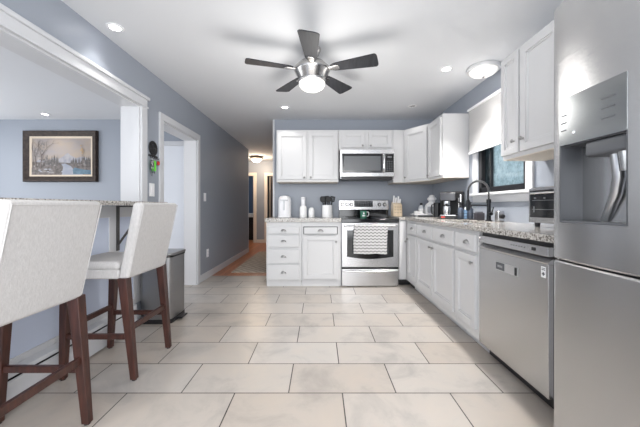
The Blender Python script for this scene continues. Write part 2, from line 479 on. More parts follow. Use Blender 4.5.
# ------------------------------------------------------------------ cabinets
def shaker(mb, x0, x1, z0, z1, y, t=0.024, rail=0.055, lip=0.013):
    """door or drawer front whose face is at y - t"""
    if x1 - x0 > 0.12 and z1 - z0 > 0.17:
        r = min(rail, (x1 - x0) * 0.22)
        mb.box(x0, x0 + r, y - t, y, z0, z1, .003); mb.box(x1 - r, x1, y - t, y, z0, z1, .003)
        mb.box(x0 + r - .001, x1 - r + .001, y - t, y, z0, z0 + r, .003); mb.box(x0 + r - .001, x1 - r + .001, y - t, y, z1 - r, z1, .003)
        mb.box(x0 + r - .002, x1 - r + .002, y - t + lip, y, z0 + r - .002, z1 - r + .002)
        k = .012                                             # inner bevel strip of the frame
        mb.box(x0 + r, x0 + r + k, y - t + lip * .5, y, z0 + r, z1 - r, .002); mb.box(x1 - r - k, x1 - r, y - t + lip * .5, y, z0 + r, z1 - r, .002)
        mb.box(x0 + r, x1 - r, y - t + lip * .5, y, z0 + r, z0 + r + k, .002); mb.box(x0 + r, x1 - r, y - t + lip * .5, y, z1 - r - k, z1 - r, .002)
    else:
        mb.box(x0, x1, y - t, y, z0, z1, .005, 2)
    return mb
def knob(parent, x, y, z):
    k = MB(); k.lathe([(.0, .0), (.006, .0), (.005, .012), (.012, .018), (.014, .023), (.010, .029), (0, .031)], 16, (x, y, z), 'Y')
    return k.build('knob', pewter, parent)
def cup_pull(parent, x, y, z, w_=.038):
    k = MB(); pr = []
    t = bmesh.new(); n, mm = 12, 6
    rows = []
    for j in range(mm + 1):                                  # half a squashed dome, open below
        a = PI / 2 * j / mm
        rows.append([t.verts.new((x + w_ * math.cos(PI * i / n) * math.cos(a * .98), y - .024 * math.sin(a) , z - .012 + .030 * math.sin(PI * i / n) * math.cos(a * .98))) for i in range(n + 1)])
    for a, b in zip(rows, rows[1:]):
        for i in range(n): t.faces.new((a[i], a[i + 1], b[i + 1], b[i]))
    bmesh.ops.recalc_face_normals(t, faces=t.faces)
    k._merge(t)
    k.box(x - w_ - .004, x + w_ + .004, y - .004, y, z - .014, z - .008, .002)
    return k.build('cup_pull', pewter, parent)

CABG = 'white kitchen base cabinets'
def base_cabinet(label, loc, rot, wdt, depth, kick_set=.06, ztop=.882, kick=.09, group=None, sink=False):
    t = thing('base_cabinet', label, 'cabinet', loc, rot, group)
    m = MB()
    if sink:
        m.box(0.001, wdt - .001, 0, depth, kick, .68); m.box(.001, wdt - .001, 0, .022, .679, ztop); m.box(.001, .02, .02, depth, .679, ztop); m.box(wdt - .02, wdt - .001, .02, depth, .679, ztop)
    else: m.box(0.001, wdt - .001, 0, depth, kick, ztop)
    m.build('carcass', cab_white, t)
    m = MB(); m.box(.002, wdt - .002, kick_set, kick_set + .02, 0.001, kick)
    m.build('toe_kick', cab_white, t)
    return t
# left run on the back wall
YF = 3.845
t = base_cabinet('white base cabinet with a stack of four drawers beside the hallway', (-.711, YF, 0), 0, .467, YB - YF - .005, .012, kick=.08, ztop=.854)
for (z0, z1) in ((.70, .79), (.525, .682), (.312, .49), (.092, .29)):
    dr = shaker(MB(), .02, .437, z0, z1, 0, rail=.03) if False else MB().box(.02, .437, -.024, 0, z0, z1, .005)
    dr = dr.build('drawer', cab_white, t); cup_pull(dr, .2285, -.02, (z0 + z1) / 2)
t = base_cabinet('white base cabinet with one door below a slightly open drawer, left of the range', (-.243, YF, 0), 0, .523, YB - YF - .005, .012, kick=.08, ztop=.854)
g = MB(); g.box(.022, .478, -.003, .0, .692, .795); g.build('drawer_gap_dark', black_plastic, t)  # flat black sheet standing in for the shade in the drawer gap
dr = MB(); dr.box(.034, .466, -.045, -.02, .70, .787, .005); dr.box(.05, .45, -.021, -.002, .71, .775); dr = dr.build('drawer', cab_white, t); cup_pull(dr, .25, -.045, .745)
dd = shaker(MB(), .022, .478, .105, .672, 0).build('door', cab_white, t); knob(dd, .455, -.02, .60)
# right run along the right wall; local x runs from far to near
XF = 1.15
t = thing('corner_base_cabinet', 'white corner base cabinet between the range and the right hand cabinets', 'cabinet', (0, 0, 0))
m = MB(); m.box(1.048, XR - .004, 3.86, YB - .004, .09, .882); m.box(XF, XR - .004, 3.752, 3.861, .09, .882); m.build('carcass', cab_white, t)
m = MB(); m.box(1.052, XR - .01, 3.93, 3.95, .001, .09); m.box(XF + .07, XF + .09, 3.752, 3.93, .001, .09); m.build('toe_kick', black_plastic, t)
dd = MB(); shaker(dd, 1.052, 1.145, .115, .862, 3.859, .018); dd = dd.build('door', cab_white, t); knob(dd, 1.125, 3.84, .60)
def right_cab(label, yfar, ynear, group=None, sink=False):
    return base_cabinet(label, (XF, yfar, 0), FACE_RIGHTWALL, yfar - ynear, XR - XF - .004, .075, kick=.09, group=group, sink=sink)
t = right_cab('narrow white base cabinet farthest along the right wall, next to the corner', 3.75, 3.402)
dr = MB().box(.02, .33, -.024, 0, .725, .852, .005).build('drawer', cab_white, t); cup_pull(dr, .195, -.024, .79)
dd = shaker(MB(), .02, .33, .16, .70, 0).build('door', cab_white, t); knob(dd, .05, -.02, .645)
t = right_cab('wide white sink base cabinet with two doors under the black faucet', 3.40, 2.445, sink=True)
for (a, b, kx) in ((.02, .468, .44), (.488, .935, .516)):
    dr = MB().box(a, b, -.024, 0, .725, .852, .005).build('drawer', cab_white, t); cup_pull(dr, (a + b) / 2 + .03, -.024, .79)
    dd = shaker(MB(), a, b, .16, .70, 0).build('door', cab_white, t); knob(dd, kx, -.02, .645)
t = right_cab('white base cabinet with one door and drawer next to the dishwasher', 2.443, 2.093)
dr = MB().box(.02, .33, -.024, 0, .725, .852, .005).build('drawer', cab_white, t); cup_pull(dr, .215, -.024, .79)
dd = shaker(MB(), .02, .33, .16, .70, 0).build('door', cab_white, t); knob(dd, .30, -.02, .645)

# ------------------------------------------------------------------ worktops
CT0, CT1 = .883, .92
m = MB(); m.box(-.728, .281, 3.815, YB - .003, .855, .905, .004)
tag(m.build('countertop', granite), 'short speckled granite countertop left of the range', 'countertop')
SX0, SX1, SY0, SY1 = 1.22, 1.57, 2.52, 3.02
m = MB()
m.box(1.12, SX0, 1.13, 3.83, CT0, CT1, .003); m.box(SX1, XR - .003, 1.13, YB - .003, CT0, CT1, .003)
m.box(SX0 - .003, SX1 + .003, 1.13, SY0, CT0, CT1, .003); m.box(SX0 - .003, SX1 + .003, SY1, YB - .003, CT0, CT1, .003)
m.box(1.046, SX0 + .003, 3.825, YB - .003, CT0, CT1, .003)
tag(m.build('countertop', granite), 'long speckled granite countertop along the right wall holding the sink', 'countertop')
t = thing('kitchen_sink', 'steel sink basin set in the right hand granite countertop', 'sink', (0, 0, 0))
m = MB(); zb = .70
m.box(SX0 - .008, SX0, SY0 - .008, SY1 + .008, zb, CT0 - .001); m.box(SX1, SX1 + .008, SY0 - .008, SY1 + .008, zb, CT0 - .001)
m.box(SX0, SX1, SY0 - .008, SY0, zb, CT0 - .001); m.box(SX0, SX1, SY1, SY1 + .008, zb, CT0 - .001); m.box(SX0 - .008, SX1 + .008, SY0 - .008, SY1 + .008, zb - .006, zb)
m.build('basin', steel, t)
m = MB(); m.lathe([(.0, .0), (.04, .0), (.042, .006), (.02, .004), (0, .003)], 20, ((SX0 + SX1) / 2, (SY0 + SY1) / 2, zb)); m.build('drain', chrome, t)

# ------------------------------------------------------------------ wall cabinets
def wall_cabinet(label, loc, rot, wdt, depth, z0, z1, doors, group=None, cap=True):
    t = thing('wall_cabinet', label, 'cabinet', loc, rot, group)
    m = MB(); m.box(.001, wdt - .001, 0, depth, z0 + .004, z1); 
    m.build('carcass', cab_white, t)
    m = MB(); m.box(.003, wdt - .003, .004, depth, z0 - .002, z0 + .005); m.build('underside', ply, t)
    for (a, b, c, d_, kx, kz) in doors:
        dd = shaker(MB(), a, b, c, d_, 0).build('door', cab_white, t)
        if kx is not None: knob(dd, kx, -.02, kz)
    return t
UY = 4.11
wall_cabinet('white two door wall cabinet at the left end of the back wall', (-.617, UY, 1.407), 0, .879, YB - UY - .004, 0, .737,
             [(.018, .425, .035, .70, .395, .062), (.457, .862, .035, .70, .487, .062)])
wall_cabinet('short white two door wall cabinet directly above the microwave', (.265, UY, 1.862), 0, .770, YB - UY - .004, 0, .282,
             [(.04, .365, .03, .25, .335, .055), (.42, .745, .03, .25, .45, .055)])
# diagonal corner cabinet
t = thing('corner_wall_cabinet', 'white corner wall cabinet with an angled door right of the microwave', 'cabinet', (0, 0, 1.40))
A, B = Vector((1.19, 4.11)), Vector((1.423, 3.79))
m = MB(); m.prism([(1.037, 4.11), (1.192, 4.11), (1.423, 3.79), (XR - .004, 3.79), (XR - .004, YB - .004), (1.037, YB - .004)], .004, .744); m.build('carcass', cab_white, t)
m = MB(); m.prism([(1.04, 4.114), (1.196, 4.114), (1.425, 3.794), (XR - .006, 3.794), (XR - .006, YB - .006), (1.04, YB - .006)], -.002, .004); m.build('underside', ply, t)
dvec = (B - A); ln = dvec.length; ang = math.atan2(dvec.y, dvec.x)
dm = shaker(MB(), .018, ln - .018, .03, .71, 0)
bmesh.ops.transform(dm.bm, matrix=Matrix.Translation((A.x, A.y, 0)) @ Matrix.Rotation(ang, 4, 'Z'), verts=dm.bm.verts)
dd = dm.build('door', cab_white, t)
k = MB(); k.lathe([(.0, .0), (.006, .0), (.005, .012), (.012, .018), (.014, .023), (.010, .029), (0, .031)], 16, (.045, -.02, .065), 'Y')
bmesh.ops.transform(k.bm, matrix=Matrix.Translation((A.x, A.y, 0)) @ Matrix.Rotation(ang, 4, 'Z'), verts=k.bm.verts)
k.build('knob', pewter, dd)
wall_cabinet('white single door wall cabinet left of the window shade', (1.423, 3.785, 1.395), FACE_RIGHTWALL, .43, XR - 1.423 - .004, 0, .742,
             [(.02, .405, .03, .71, .05, .065)])
wall_cabinet('white wall cabinet beside the refrigerator, right of the window', (1.41, 2.236, 1.412), FACE_RIGHTWALL, .70, XR - 1.41 - .004, 0, .775,
             [(.012, .205, .03, .75, .165, .115), (.222, .56, .03, .75, .257, .115)])

# ------------------------------------------------------------------ range
RX, RY = .66, 3.83
t = thing('range', 'stainless steel electric range with black glass cooktop between the base cabinets', 'range', (RX, RY, 0))
hw = .377
m = MB(); m.box(-hw, hw, .03, .58, .012, .85); 
for sx in (-.33, .33):
    for sy in (.08, .5): m.lathe([(.0, 0.001), (.02, 0.001), (.02, .03), (0, .03)], 12, (sx, sy, 0))
m.build('body', steel_dark, t)
m = MB(); m.box(-hw - .002, hw + .002, -.02, .575, .849, .897, .006); ct = m.build('cooktop', black_glass, t)
ringm = mat('burner_ring', rgb(70, 71, 74), 0.3)
for (bx, by, br) in ((-.19, .14, .11), (.19, .14, .085), (-.19, .41, .08), (.19, .41, .11)):
    m = MB(); m.lathe([(br - .006, .0), (br, .0), (br, .0006), (br - .006, .0006)], 36, (bx, by, .897)); m.build('burner_ring', ringm, ct)
# door: steel frame round a black window with a bowed lower edge
dr = MB(); dr.box(-hw + .004, hw - .004, -.018, .03, .262, .842, .006)
door = dr.build('oven_door', steel, t)
wn = [(-.305, .75), (.305, .75), (.305, .40)] + [(.305 - .61 * i / 12, .40 - .030 * math.sin(PI * i / 12)) for i in range(1, 12)] + [(-.305, .40)]
m = MB(); m.prism(wn, -.022, -.017, 'XZ'); m.build('door_glass', black_glass, door)
wn = [(-.235, .72), (.235, .72), (.235, .45), (-.235, .45)]
m = MB(); m.prism(wn, -.0235, -.0215, 'XZ'); m.build('oven_window', oven_glass, door)
m = MB(); m.tube([(-.34, -.02, .80), (-.335, -.05, .803), (-.31, -.058, .805), (.31, -.058, .805), (.335, -.05, .803), (.34, -.02, .80)], .013, 12); m.build('door_handle', steel, door)
dr = MB(); dr.box(-hw + .004, hw - .004, -.015, .03, .010, .236, .006); dr = dr.build('storage_drawer', steel, t)
hp = [(-.37 + .74 * i / 14, -.022 - .012 * math.sin(PI * i / 14), .215 - .012 * math.sin(PI * i / 14)) for i in range(15)]
m = MB(); m.tube(hp, .011, 10); m.build('drawer_handle', steel, dr)
m = MB(); m.box(-hw + .003, hw - .003, -.002, .03, .236, .262); m.build('vent_gap', black_plastic, t)
bgd = MB(); bgd.box(-.372, .372, .545, .60, .88, 1.02, .004); bgd.build('backguard_base', black_glass, t)
bgd = MB(); bgd.prism([(.535, 1.010), (.60, 1.005), (.60, 1.165), (.572, 1.165), (.548, 1.155)], -.376, .376, 'YZ', .006); bg_o = bgd.build('backguard', steel, t)
pn = [(.5345, 1.028), (.5475, 1.155)]
def onpanel(z): return .535 + (z - 1.025) / .13 * .013
m = MB(); m.prism([(onpanel(1.055) - .003, 1.055), (onpanel(1.145) - .003, 1.145), (onpanel(1.145) + .003, 1.145), (onpanel(1.055) + .003, 1.055)], -.145, .135, 'YZ'); dsp = m.build('display', black_glass, bg_o)
m = MB(); m.box(-.045, .05, onpanel(1.12) - .005, onpanel(1.12) - .002, 1.112, 1.134); m.build('clock', mat('clock_face', rgb(60, 66, 66), .3), dsp) if False else m.bm.free()
m = MB()
for r_ in range(3):
    for c_ in range(7):
        if r_ == 2 and 2 <= c_ <= 4: continue
        m.box(-.13 + c_ * .037, -.105 + c_ * .037, onpanel(1.07 + r_ * .026) - .0045, onpanel(1.07) - .002, 1.066 + r_ * .026, 1.078 + r_ * .026, .001)
m.build('display_keys', mid_plastic, bg_o)
for kx in (-.322, -.252, -.188, .235, .312):
    m = MB(); m.lathe([(0, 0), (.029, 0), (.029, .006), (0, .006)], 20, (kx, onpanel(1.09) - .001, 1.09), 'Y'); m.lathe([(0, 0), (.020, .005), (.019, .032), (.016, .036), (0, .036)], 20, (kx, onpanel(1.09) - .001, 1.09), 'Y', mi=1); m.box(kx - .004, kx + .004, onpanel(1.09) - .043, onpanel(1.09) - .03, 1.072, 1.108, .002, mi=1)
    m.build('control_knob', [black_plastic, nickel], bg_o)
# towel over the door handle
t = thing('dish_towel', 'white dish towel with grey zigzag lines hung over the oven door handle', 'towel', (RX, RY, .0))
m = MB(); nx, prof = 24, []
for i in range(15): prof.append((-.078, .447 + i * (.36 / 14)))
prof += [(-.076, .815), (-.066, .824), (-.056, .824), (-.044, .815), (-.041, .80)] + [(-.040, .79 - i * .03) for i in range(9)]
rows = []
tb = bmesh.new()
for (yy, zz) in prof:
    row = []
    for i in range(nx + 1):
        x = -.220 + .432 * i / nx
        sag = max(0, (.80 - zz)) * .012
        row.append(tb.verts.new((x + .006 * math.sin(zz * 9), yy - sag * (1 + math.sin(x * 38 + zz * 4)) * (1 if yy < -.06 else -0.2), zz + .004 * math.sin(x * 25))))
    rows.append(row)
for a, b in zip(rows, rows[1:]):
    for i in range(nx): tb.faces.new((a[i], a[i + 1], b[i + 1], b[i]))
bmesh.ops.recalc_face_normals(tb, faces=tb.faces)
bmesh.ops.solidify(tb, geom=list(tb.faces), thickness=.003)
m._merge(tb); m.build('cloth', towel_mat, t)

# mug on the cooktop
mug_green = mat('green_glaze', rgb(62, 124, 102), .3)
t = thing('mug', 'green mug with a white emblem standing on the black cooktop', 'mug', (.628, 4.20, .8976))
m = MB(); m.lathe([(0, .0), (.042, .0), (.046, .004), (.047, .10), (.043, .10), (.042, .008), (0, .008)], 28); m.build('cup', mug_green, t)
m = MB(); m.tube([(.044, 0, .082), (.066, 0, .085), (.078, 0, .068), (.078, 0, .042), (.066, 0, .022), (.044, 0, .025)], .006, 10); m.build('handle', white_ceramic, t)
m = MB()
def on_mug(a, z): return (.0478 * math.sin(a), -.0478 * math.cos(a), z)
for (z0, z1, h0, h1) in ((.052, .068, .26, .20), (.068, .080, .20, .10), (.022, .040, .50, .50)):
    n = 6
    for i in range(n):
        u0, u1 = -1 + 2 * i / n, -1 + 2 * (i + 1) / n
        m.face([on_mug(u0 * h0, z0), on_mug(u1 * h0, z0), on_mug(u1 * h1, z1), on_mug(u0 * h1, z1)])
m.build('emblem', white_ceramic, t)

# ------------------------------------------------------------------ microwave
MX0, MX1, MY = .278, 1.032, 4.03
t = thing('microwave', 'stainless over the range microwave with dark window below the short cabinet', 'microwave', ((MX0 + MX1) / 2, MY, 1.447))
hw = (MX1 - MX0) / 2; mh = .408
m = MB(); m.box(-hw, hw, .03, YB - MY - .006, 0, mh, .003); m.build('body', steel_dark, t)
m = MB(); m.box(-hw, hw, 0, .03, mh - .06, mh, .004); m.build('top_grille', steel, t)
m = MB(); m.box(-hw, hw, .0, .03, .03, .085, .004); m.build('bottom_rail', steel, t)
m = MB(); m.box(-hw + .02, hw - .02, .02, .2, -.012, .03, .004); m.build('vent_underside', black_plastic, t)
m = MB(); m.box(-hw, -hw + .03, 0, .03, .085, mh - .06); m.box(-hw + .03, hw - .17, -.004, .03, .09, mh - .063, .003); dd = m.build('door', black_glass, t)
m = MB(); m.box(-hw, -hw + .03, -.003, .002, .085, mh - .06, .001); m.build('door_edge', steel, dd)
m = MB(); m.box(-hw + .055, hw - .19, -.006, -.003, .115, mh - .095); m.build('door_window', mat('microwave_window', rgb(96, 98, 101), .22), dd)
m = MB(); m.tube([(hw - .15, -.004, .09), (hw - .15, -.034, .105), (hw - .15, -.042, .15), (hw - .15, -.042, mh - .12), (hw - .15, -.034, mh - .08), (hw - .15, -.004, mh - .066)], .012, 12); m.build('door_handle', chrome, dd)
m = MB(); m.box(hw - .125, hw - .006, -.003, .03, .09, mh - .063, .002); cp = m.build('control_panel', black_glass, t)
m = MB(); m.box(hw - .128, hw, 0.001, .03, .085, mh - .06); m.build('panel_surround', steel, t)
m = MB(); m.box(hw - .095, hw - .035, -.0055, -.002, mh - .12, mh - .095); m.build('clock', grey_plastic, cp)
m = MB()
for r_ in range(6):
    for c_ in range(3): m.box(hw - .105 + c_ * .03, hw - .085 + c_ * .03, -.005, -.002, .105 + r_ * .026, .118 + r_ * .026, .001)
m.build('keypad', mid_plastic, cp)

# ------------------------------------------------------------------ dishwasher
t = thing('dishwasher', 'stainless dishwasher between the white base cabinet and the refrigerator', 'dishwasher', (XF, 2.088, 0), FACE_RIGHTWALL)
W = .64
m = MB(); m.box(.002, W, .02, .55, .10, .872); m.build('body', black_plastic, t)
m = MB(); m.box(.002, W, .07, .10, .001, .10); m.build('toe_kick', black_plastic, t)
m = MB(); m.box(.004, W - .002, -.008, .022, .092, .768, .005); dd = m.build('door', steel_v, t)
m = MB(); m.prism([(-.008, .768), (-.012, .775), (.015, .795), (.022, .795), (.022, .768)], .004, W - .002, 'YZ'); m.build('handle_ledge', steel, dd)
m = MB(); m.box(.004, W - .002, -.010, .024, .806, .856, .004); cp = m.build('control_panel', steel, t)
m = MB(); m.box(.01, W - .006, .018, .024, .77, .88); m.build('handle_recess', black_plastic, t)
for i in range(6):
    m = MB(); m.lathe([(0, 0), (.0035, 0), (.0035, .0015), (0, .0015)], 10, (.36 + i * .022, -.010, .833), 'Y'); m.build('indicator', mid_plastic, cp)
m = MB(); m.box(.525, .555, -.012, -.009, .825, .843, .002); m.build('button', black_plastic, cp)
m = MB(); m.lathe([(0, 0), (.006, 0), (.006, .002), (0, .002)], 12, (.02, -.010, .84), 'Y'); m.build('power_button', white_plastic, cp)
# sliding sign held on the door
t = thing('dishwasher_magnet', 'silver sliding status magnet on the dishwasher door', 'magnet', (XF - .008, 1.875, .655), FACE_RIGHTWALL)
m = MB(); m.box(0, .205, -.004, 0, 0, .052, .0015); m.build('plate', mat('magnet_plate', (0.62, 0.62, .62, 1), .35, .8), t)
m = MB(); m.box(.002, .085, -.0055, -.0035, .004, .05, .001); wnd = m.build('word_window', mid_plastic, t)
m = MB()
for i in range(5): m.box(.02 + i * .010, .026 + i * .010, -.0065, -.005, .020, .034)
m.build('lettering', mat('sign_lettering', rgb(170, 172, 172), .5), wnd)
m = MB(); m.box(.183, .198, -.009, -.003, .003, .05, .002); m.build('slider', black_metal, t)
t = thing('sticker', 'small white square sticker with a dark ring emblem on the dishwasher corner', 'sticker', (XF - .008, 1.497, .697), FACE_RIGHTWALL)
m = MB(); m.box(0, .032, -.001, 0, 0, .056); m.build('paper', white_plastic, t)
m = MB(); m.lathe([(.006, 0), (.0105, 0), (.0105, .0008), (.006, .0008)], 4, (.016, -.001, .019), 'Y'); m.box(.005, .027, -.0018, -.001, .038, .042); m.box(.005, .027, -.0018, -.001, .046, .049); m.build('emblem', mid_plastic, t)

t = thing('end_panel', 'white end panel closing the base run between dishwasher and refrigerator', 'panel', (XF, 1.44, 0), FACE_RIGHTWALL)
m = MB(); m.box(.0, .30, .03, .05, .09, .882); m.box(.282, .30, .05, XR - XF - .004, .001, .882); m.build('board', cab_white, t)
m = MB(); m.box(.0, .28, .09, .11, .001, .09); m.build('toe_kick', black_plastic, t)
# ------------------------------------------------------------------ refrigerator
FXF, FYF = .880, 1.10
t = thing('refrigerator', 'tall stainless refrigerator with water and ice dispenser at the right edge', 'refrigerator', (FXF, FYF, 0), FACE_RIGHTWALL)
m = MB(); m.box(.004, .90, .065, .83, .03, 1.785, .006)
for sx in (.06, .84):
    for sy in (.12, .76): m.lathe([(.0, 0.001), (.025, 0.001), (.025, .04), (0, .04)], 12, (sx, sy, 0))
m.build('cabinet', mat('fridge_side', rgb(120, 121, 124), .4, .3), t)
def bowed_door(name, x0, x1, z0, z1, hole=None, back=.06, bow=.02, flip=0):
    """door with a gently bowed front, edges rounded back; hole=(x0,x1,z0,z1)"""
    tb = bmesh.new()
    xs = [x0, x0 + .006, x0 + .018] + [x0 + .018 + (x1 - x0 - .036) * i / 16 for i in range(1, 16)] + [x1 - .018, x1 - .006, x1]
    zs = [z0, z0 + .006, z1 - .006, z1]
    if hole: xs += [hole[0], hole[1]]; zs += [hole[2], hole[3]]
    xs = sorted(set(round(x, 5) for x in xs)); zs = sorted(set(round(z, 5) for z in zs))
    def yf(x, z):
        u = (x - (x0 + x1) / 2) / ((x1 - x0) / 2)
        y = -bow * (1 - u * u)
        e = min(x - x0, x1 - x)
        if e < .018: y += .014 * (1 - math.sqrt(max(0, 1 - (1 - e / .018) ** 2)))
        if min(z - z0, z1 - z) < .005: y += .005
        return y
    G = [[tb.verts.new((x, yf(x, z), z)) for z in zs] for x in xs]
    Bk = [[None] * len(zs) for _ in xs]
    for i in range(len(xs) - 1):
        for j in range(len(zs) - 1):
            if hole and xs[i] >= round(hole[0], 5) and xs[i + 1] <= round(hole[1], 5) and zs[j] >= round(hole[2], 5) and zs[j + 1] <= round(hole[3], 5): continue
            tb.faces.new((G[i][j], G[i + 1][j], G[i + 1][j + 1], G[i][j + 1]))
    c = [tb.verts.new(p) for p in ((x0, back, z0), (x1, back, z0), (x1, back, z1), (x0, back, z1))]
    tb.faces.new(c[::-1])
    tb.faces.new([G[i][0] for i in range(len(xs))][::-1] + [c[0], c[1]])
    tb.faces.new([G[i][-1] for i in range(len(xs))] + [c[2], c[3]])
    tb.faces.new([G[0][j] for j in range(len(zs))] + [c[3], c[0]])
    tb.faces.new([G[-1][j] for j in range(len(zs))][::-1] + [c[1], c[2]])
    m = MB(); m._merge(tb)
    return m, yf
HX0, HX1, HZ0, HZ1 = .058, .288, 1.004, 1.440
mb, yf = bowed_door('door', .0, .452, .868, 1.80, (HX0, HX1, HZ0, HZ1))
fd = mb.build('door', steel_v, t, sharp=.5)
mb, _ = bowed_door('door', .456, .908, .868, 1.80)
fd2 = mb.build('door', steel_v, t, sharp=.5)
mb, _ = bowed_door('freezer_drawer', .0, .908, .05, .861, bow=.02)
fz = mb.build('freezer_drawer', steel_v, t, sharp=.5)
m = MB(); m.box(.01, .9, .02, .066, .85, .87); m.build('door_gasket', black_plastic, t)
for (par, hx) in ((fd, .405), (fd2, .503)):
    m = MB(); m.tube([(hx, -.005, .95), (hx, -.055, .97), (hx, -.06, 1.05), (hx, -.06, 1.60), (hx, -.055, 1.68), (hx, -.005, 1.70)], .013, 12); m.build('door_handle', steel, par)
m = MB(); m.tube([(.08, -.005, .77), (.10, -.06, .77), (.2, -.068, .77), (.72, -.068, .77), (.80, -.06, .77), (.82, -.005, .77)], .013, 12)
m.bm.free()
# dispenser
yfp = lambda x: yf(x, 1.2)
m = MB(); n = 10
tb = bmesh.new()
pts = [HX0 + (HX1 - HX0) * i / n for i in range(n + 1)]
yfp0 = yf; yfp = lambda x: -.0165
for (zlo, zhi) in ((1.275, HZ1),):
    fr = [[tb.verts.new((x, yfp(x) - .004, z)) for z in (zlo, zhi)] for x in pts]; bk = [[tb.verts.new((x, yfp(x) + .02, z)) for z in (zlo, zhi)] for x in pts]
    for i in range(n):
        tb.faces.new((fr[i][0], fr[i + 1][0], fr[i + 1][1], fr[i][1])); tb.faces.new((bk[i][1], bk[i + 1][1], bk[i + 1][0], bk[i][0]))
        tb.faces.new((fr[i][0], bk[i][0], bk[i + 1][0], fr[i + 1][0])); tb.faces.new((fr[i][1], fr[i + 1][1], bk[i + 1][1], bk[i][1]))
    tb.faces.new((fr[0][0], fr[0][1], bk[0][1], bk[0][0])); tb.faces.new((fr[-1][1], fr[-1][0], bk[-1][0], bk[-1][1]))
m._merge(tb); cpan = m.build('dispenser_panel', mat('dispenser_panel', (0.36, 0.375, 0.38, 1), .16, .85), fd)
m = MB()
for i in range(3):
    m.box(.215, .255, yfp(.23) - .0055, yfp(.23) - .003, 1.325 + i * .03, 1.329 + i * .03); m.box(.066, .088, yfp(.08) - .0055, yfp(.08) - .002, 1.325 + i * .026, 1.328 + i * .026)
m.build('panel_icons', mid_plastic, cpan)
m = MB(); m.lathe([(0, 0), (.005, 0), (.005, .0015), (0, .0015)], 14, (.118, yfp(.118) - .004, 1.312), 'Y'); m.build('indicator', white_plastic, cpan)
rb = .095
recess_m = mat('dispenser_recess', rgb(76, 78, 82), .35)
m = MB()
m.box(HX0, HX1, rb, rb + .004, HZ0, 1.28)                      # back
m.box(HX0 - .001, HX0 + .004, yfp(HX0) - .002, rb, HZ0, 1.28); m.box(HX1 - .004, HX1 + .001, yfp(HX1) - .002, rb, HZ0, 1.28)
m.box(HX0, HX1, -.008, rb, 1.272, 1.28); 
m.build('dispenser_recess', recess_m, fd)
m = MB(); m.box(HX0, HX1, -.016, rb, HZ0 - .002, HZ0 + .006, .002); m.build('drip_tray', mid_plastic, fd)
m = MB(); m.prism([(.13 + .0, .012), (.145, -.008), (.30 - .02, -.008), (.28, .09), (.14, .09)], 1.222, 1.272, 'XY', .010); m.build('chute_housing', mid_plastic, fd)
m = MB(); m.tube([(.205, .035, 1.24), (.206, .04, 1.19), (.204, .045, 1.15), (.19, .05, 1.10), (.166, .055, 1.05), (.146, .06, 1.012)], [.017, .017, .016, .015, .014, .013], 16); m.build('ice_paddle', mat('paddle_metal', (.6, .61, .62, 1), .3, 1.0), fd)
m = MB(); m.lathe([(0, 0), (.024, 0), (.03, .055), (.03, .075), (0, .075)], 18, (.252, .03, 1.165)); m.build('water_spout', mat('spout_metal', (0.5, 0.51, .52, 1), .25, .9), fd)

# ------------------------------------------------------------------ toaster oven
t = thing('toaster_oven', 'small steel toaster oven with glass door on the counter by the refrigerator', 'toaster oven', (1.462, 2.03, CT1 + .001), FACE_RIGHTWALL)
m = MB(); m.box(.0, .43, .012, .25, .03, .270, .008); m.build('body', steel, t)
for sx in (.04, .39):
    for sy in (.03, .22):
        m = MB(); m.lathe([(0, 0), (.016, 0), (.018, .032), (0, .032)], 12, (sx, sy, 0)); m.build('foot', black_plastic, t)
m = MB(); m.box(.0, .43, 0.0, .014, .03, .072, .002); m.box(.0, .03, 0.0, .014, .072, .262, .002); m.box(.31, .43, 0, .014, .072, .262, .002); m.box(.03, .31, 0, .014, .24, .262, .002); m.build('front_frame', steel, t)
m = MB(); m.box(.016, .33, -.004, .01, .066, .248, .002); dd = m.build('door', black_glass, t)
m = MB()
for z in (.12, .18): m.tube([(.04, -.005, z), (.30, -.005, z)], .0018, 6)
m.box(.05, .06, -.0055, -.004, .10, .14); m.box(.055, .075, -.0055, -.004, .19, .20); m.box(.14, .155, -.0055, -.004, .19, .2)
m.build('rack', grey_plastic, dd)
m = MB(); m.tube([(.06, -.002, .225), (.06, -.03, .228), (.28, -.03, .228), (.28, -.002, .225)], .007, 10); m.build('door_handle', chrome, dd)
for i, z in enumerate((.10, .155, .21)):
    m = MB(); m.lathe([(0, 0), (.018, 0), (.016, .018), (0, .018)], 16, (.37, 0, z), 'Y'); m.build('control_knob', black_plastic, t)
# ------------------------------------------------------------------ window shade
t = thing('window_shade', 'white fabric roman shade covering the top of the sink window', 'shade', (XR - .05, 2.85, 1.64))
def shade_x(z): return .012 * math.sin((z) * 12.5)
m = MB(); tb = bmesh.new(); rows = []
for i in range(26):
    z = .025 + .475 * i / 25
    rows.append([tb.verts.new((.004 - .003 * math.sin(z * 40), y, z)) for y in (-.50, .42)])
for a, b in zip(rows, rows[1:]): tb.faces.new((a[0], a[1], b[1], b[0]))
bmesh.ops.recalc_face_normals(tb, faces=tb.faces); bmesh.ops.solidify(tb, geom=list(tb.faces), thickness=.004)
m._merge(tb); m.build('fabric', shade_fab, t)
m = MB(); m.box(-.012, .012, -.50, .42, 0, .028, .006); m.build('hem_bar', white_plastic, t)
m = MB(); m.box(-.02, .048, -.505, .425, .485, .510, .004); m.build('head_rail', white_plastic, t)

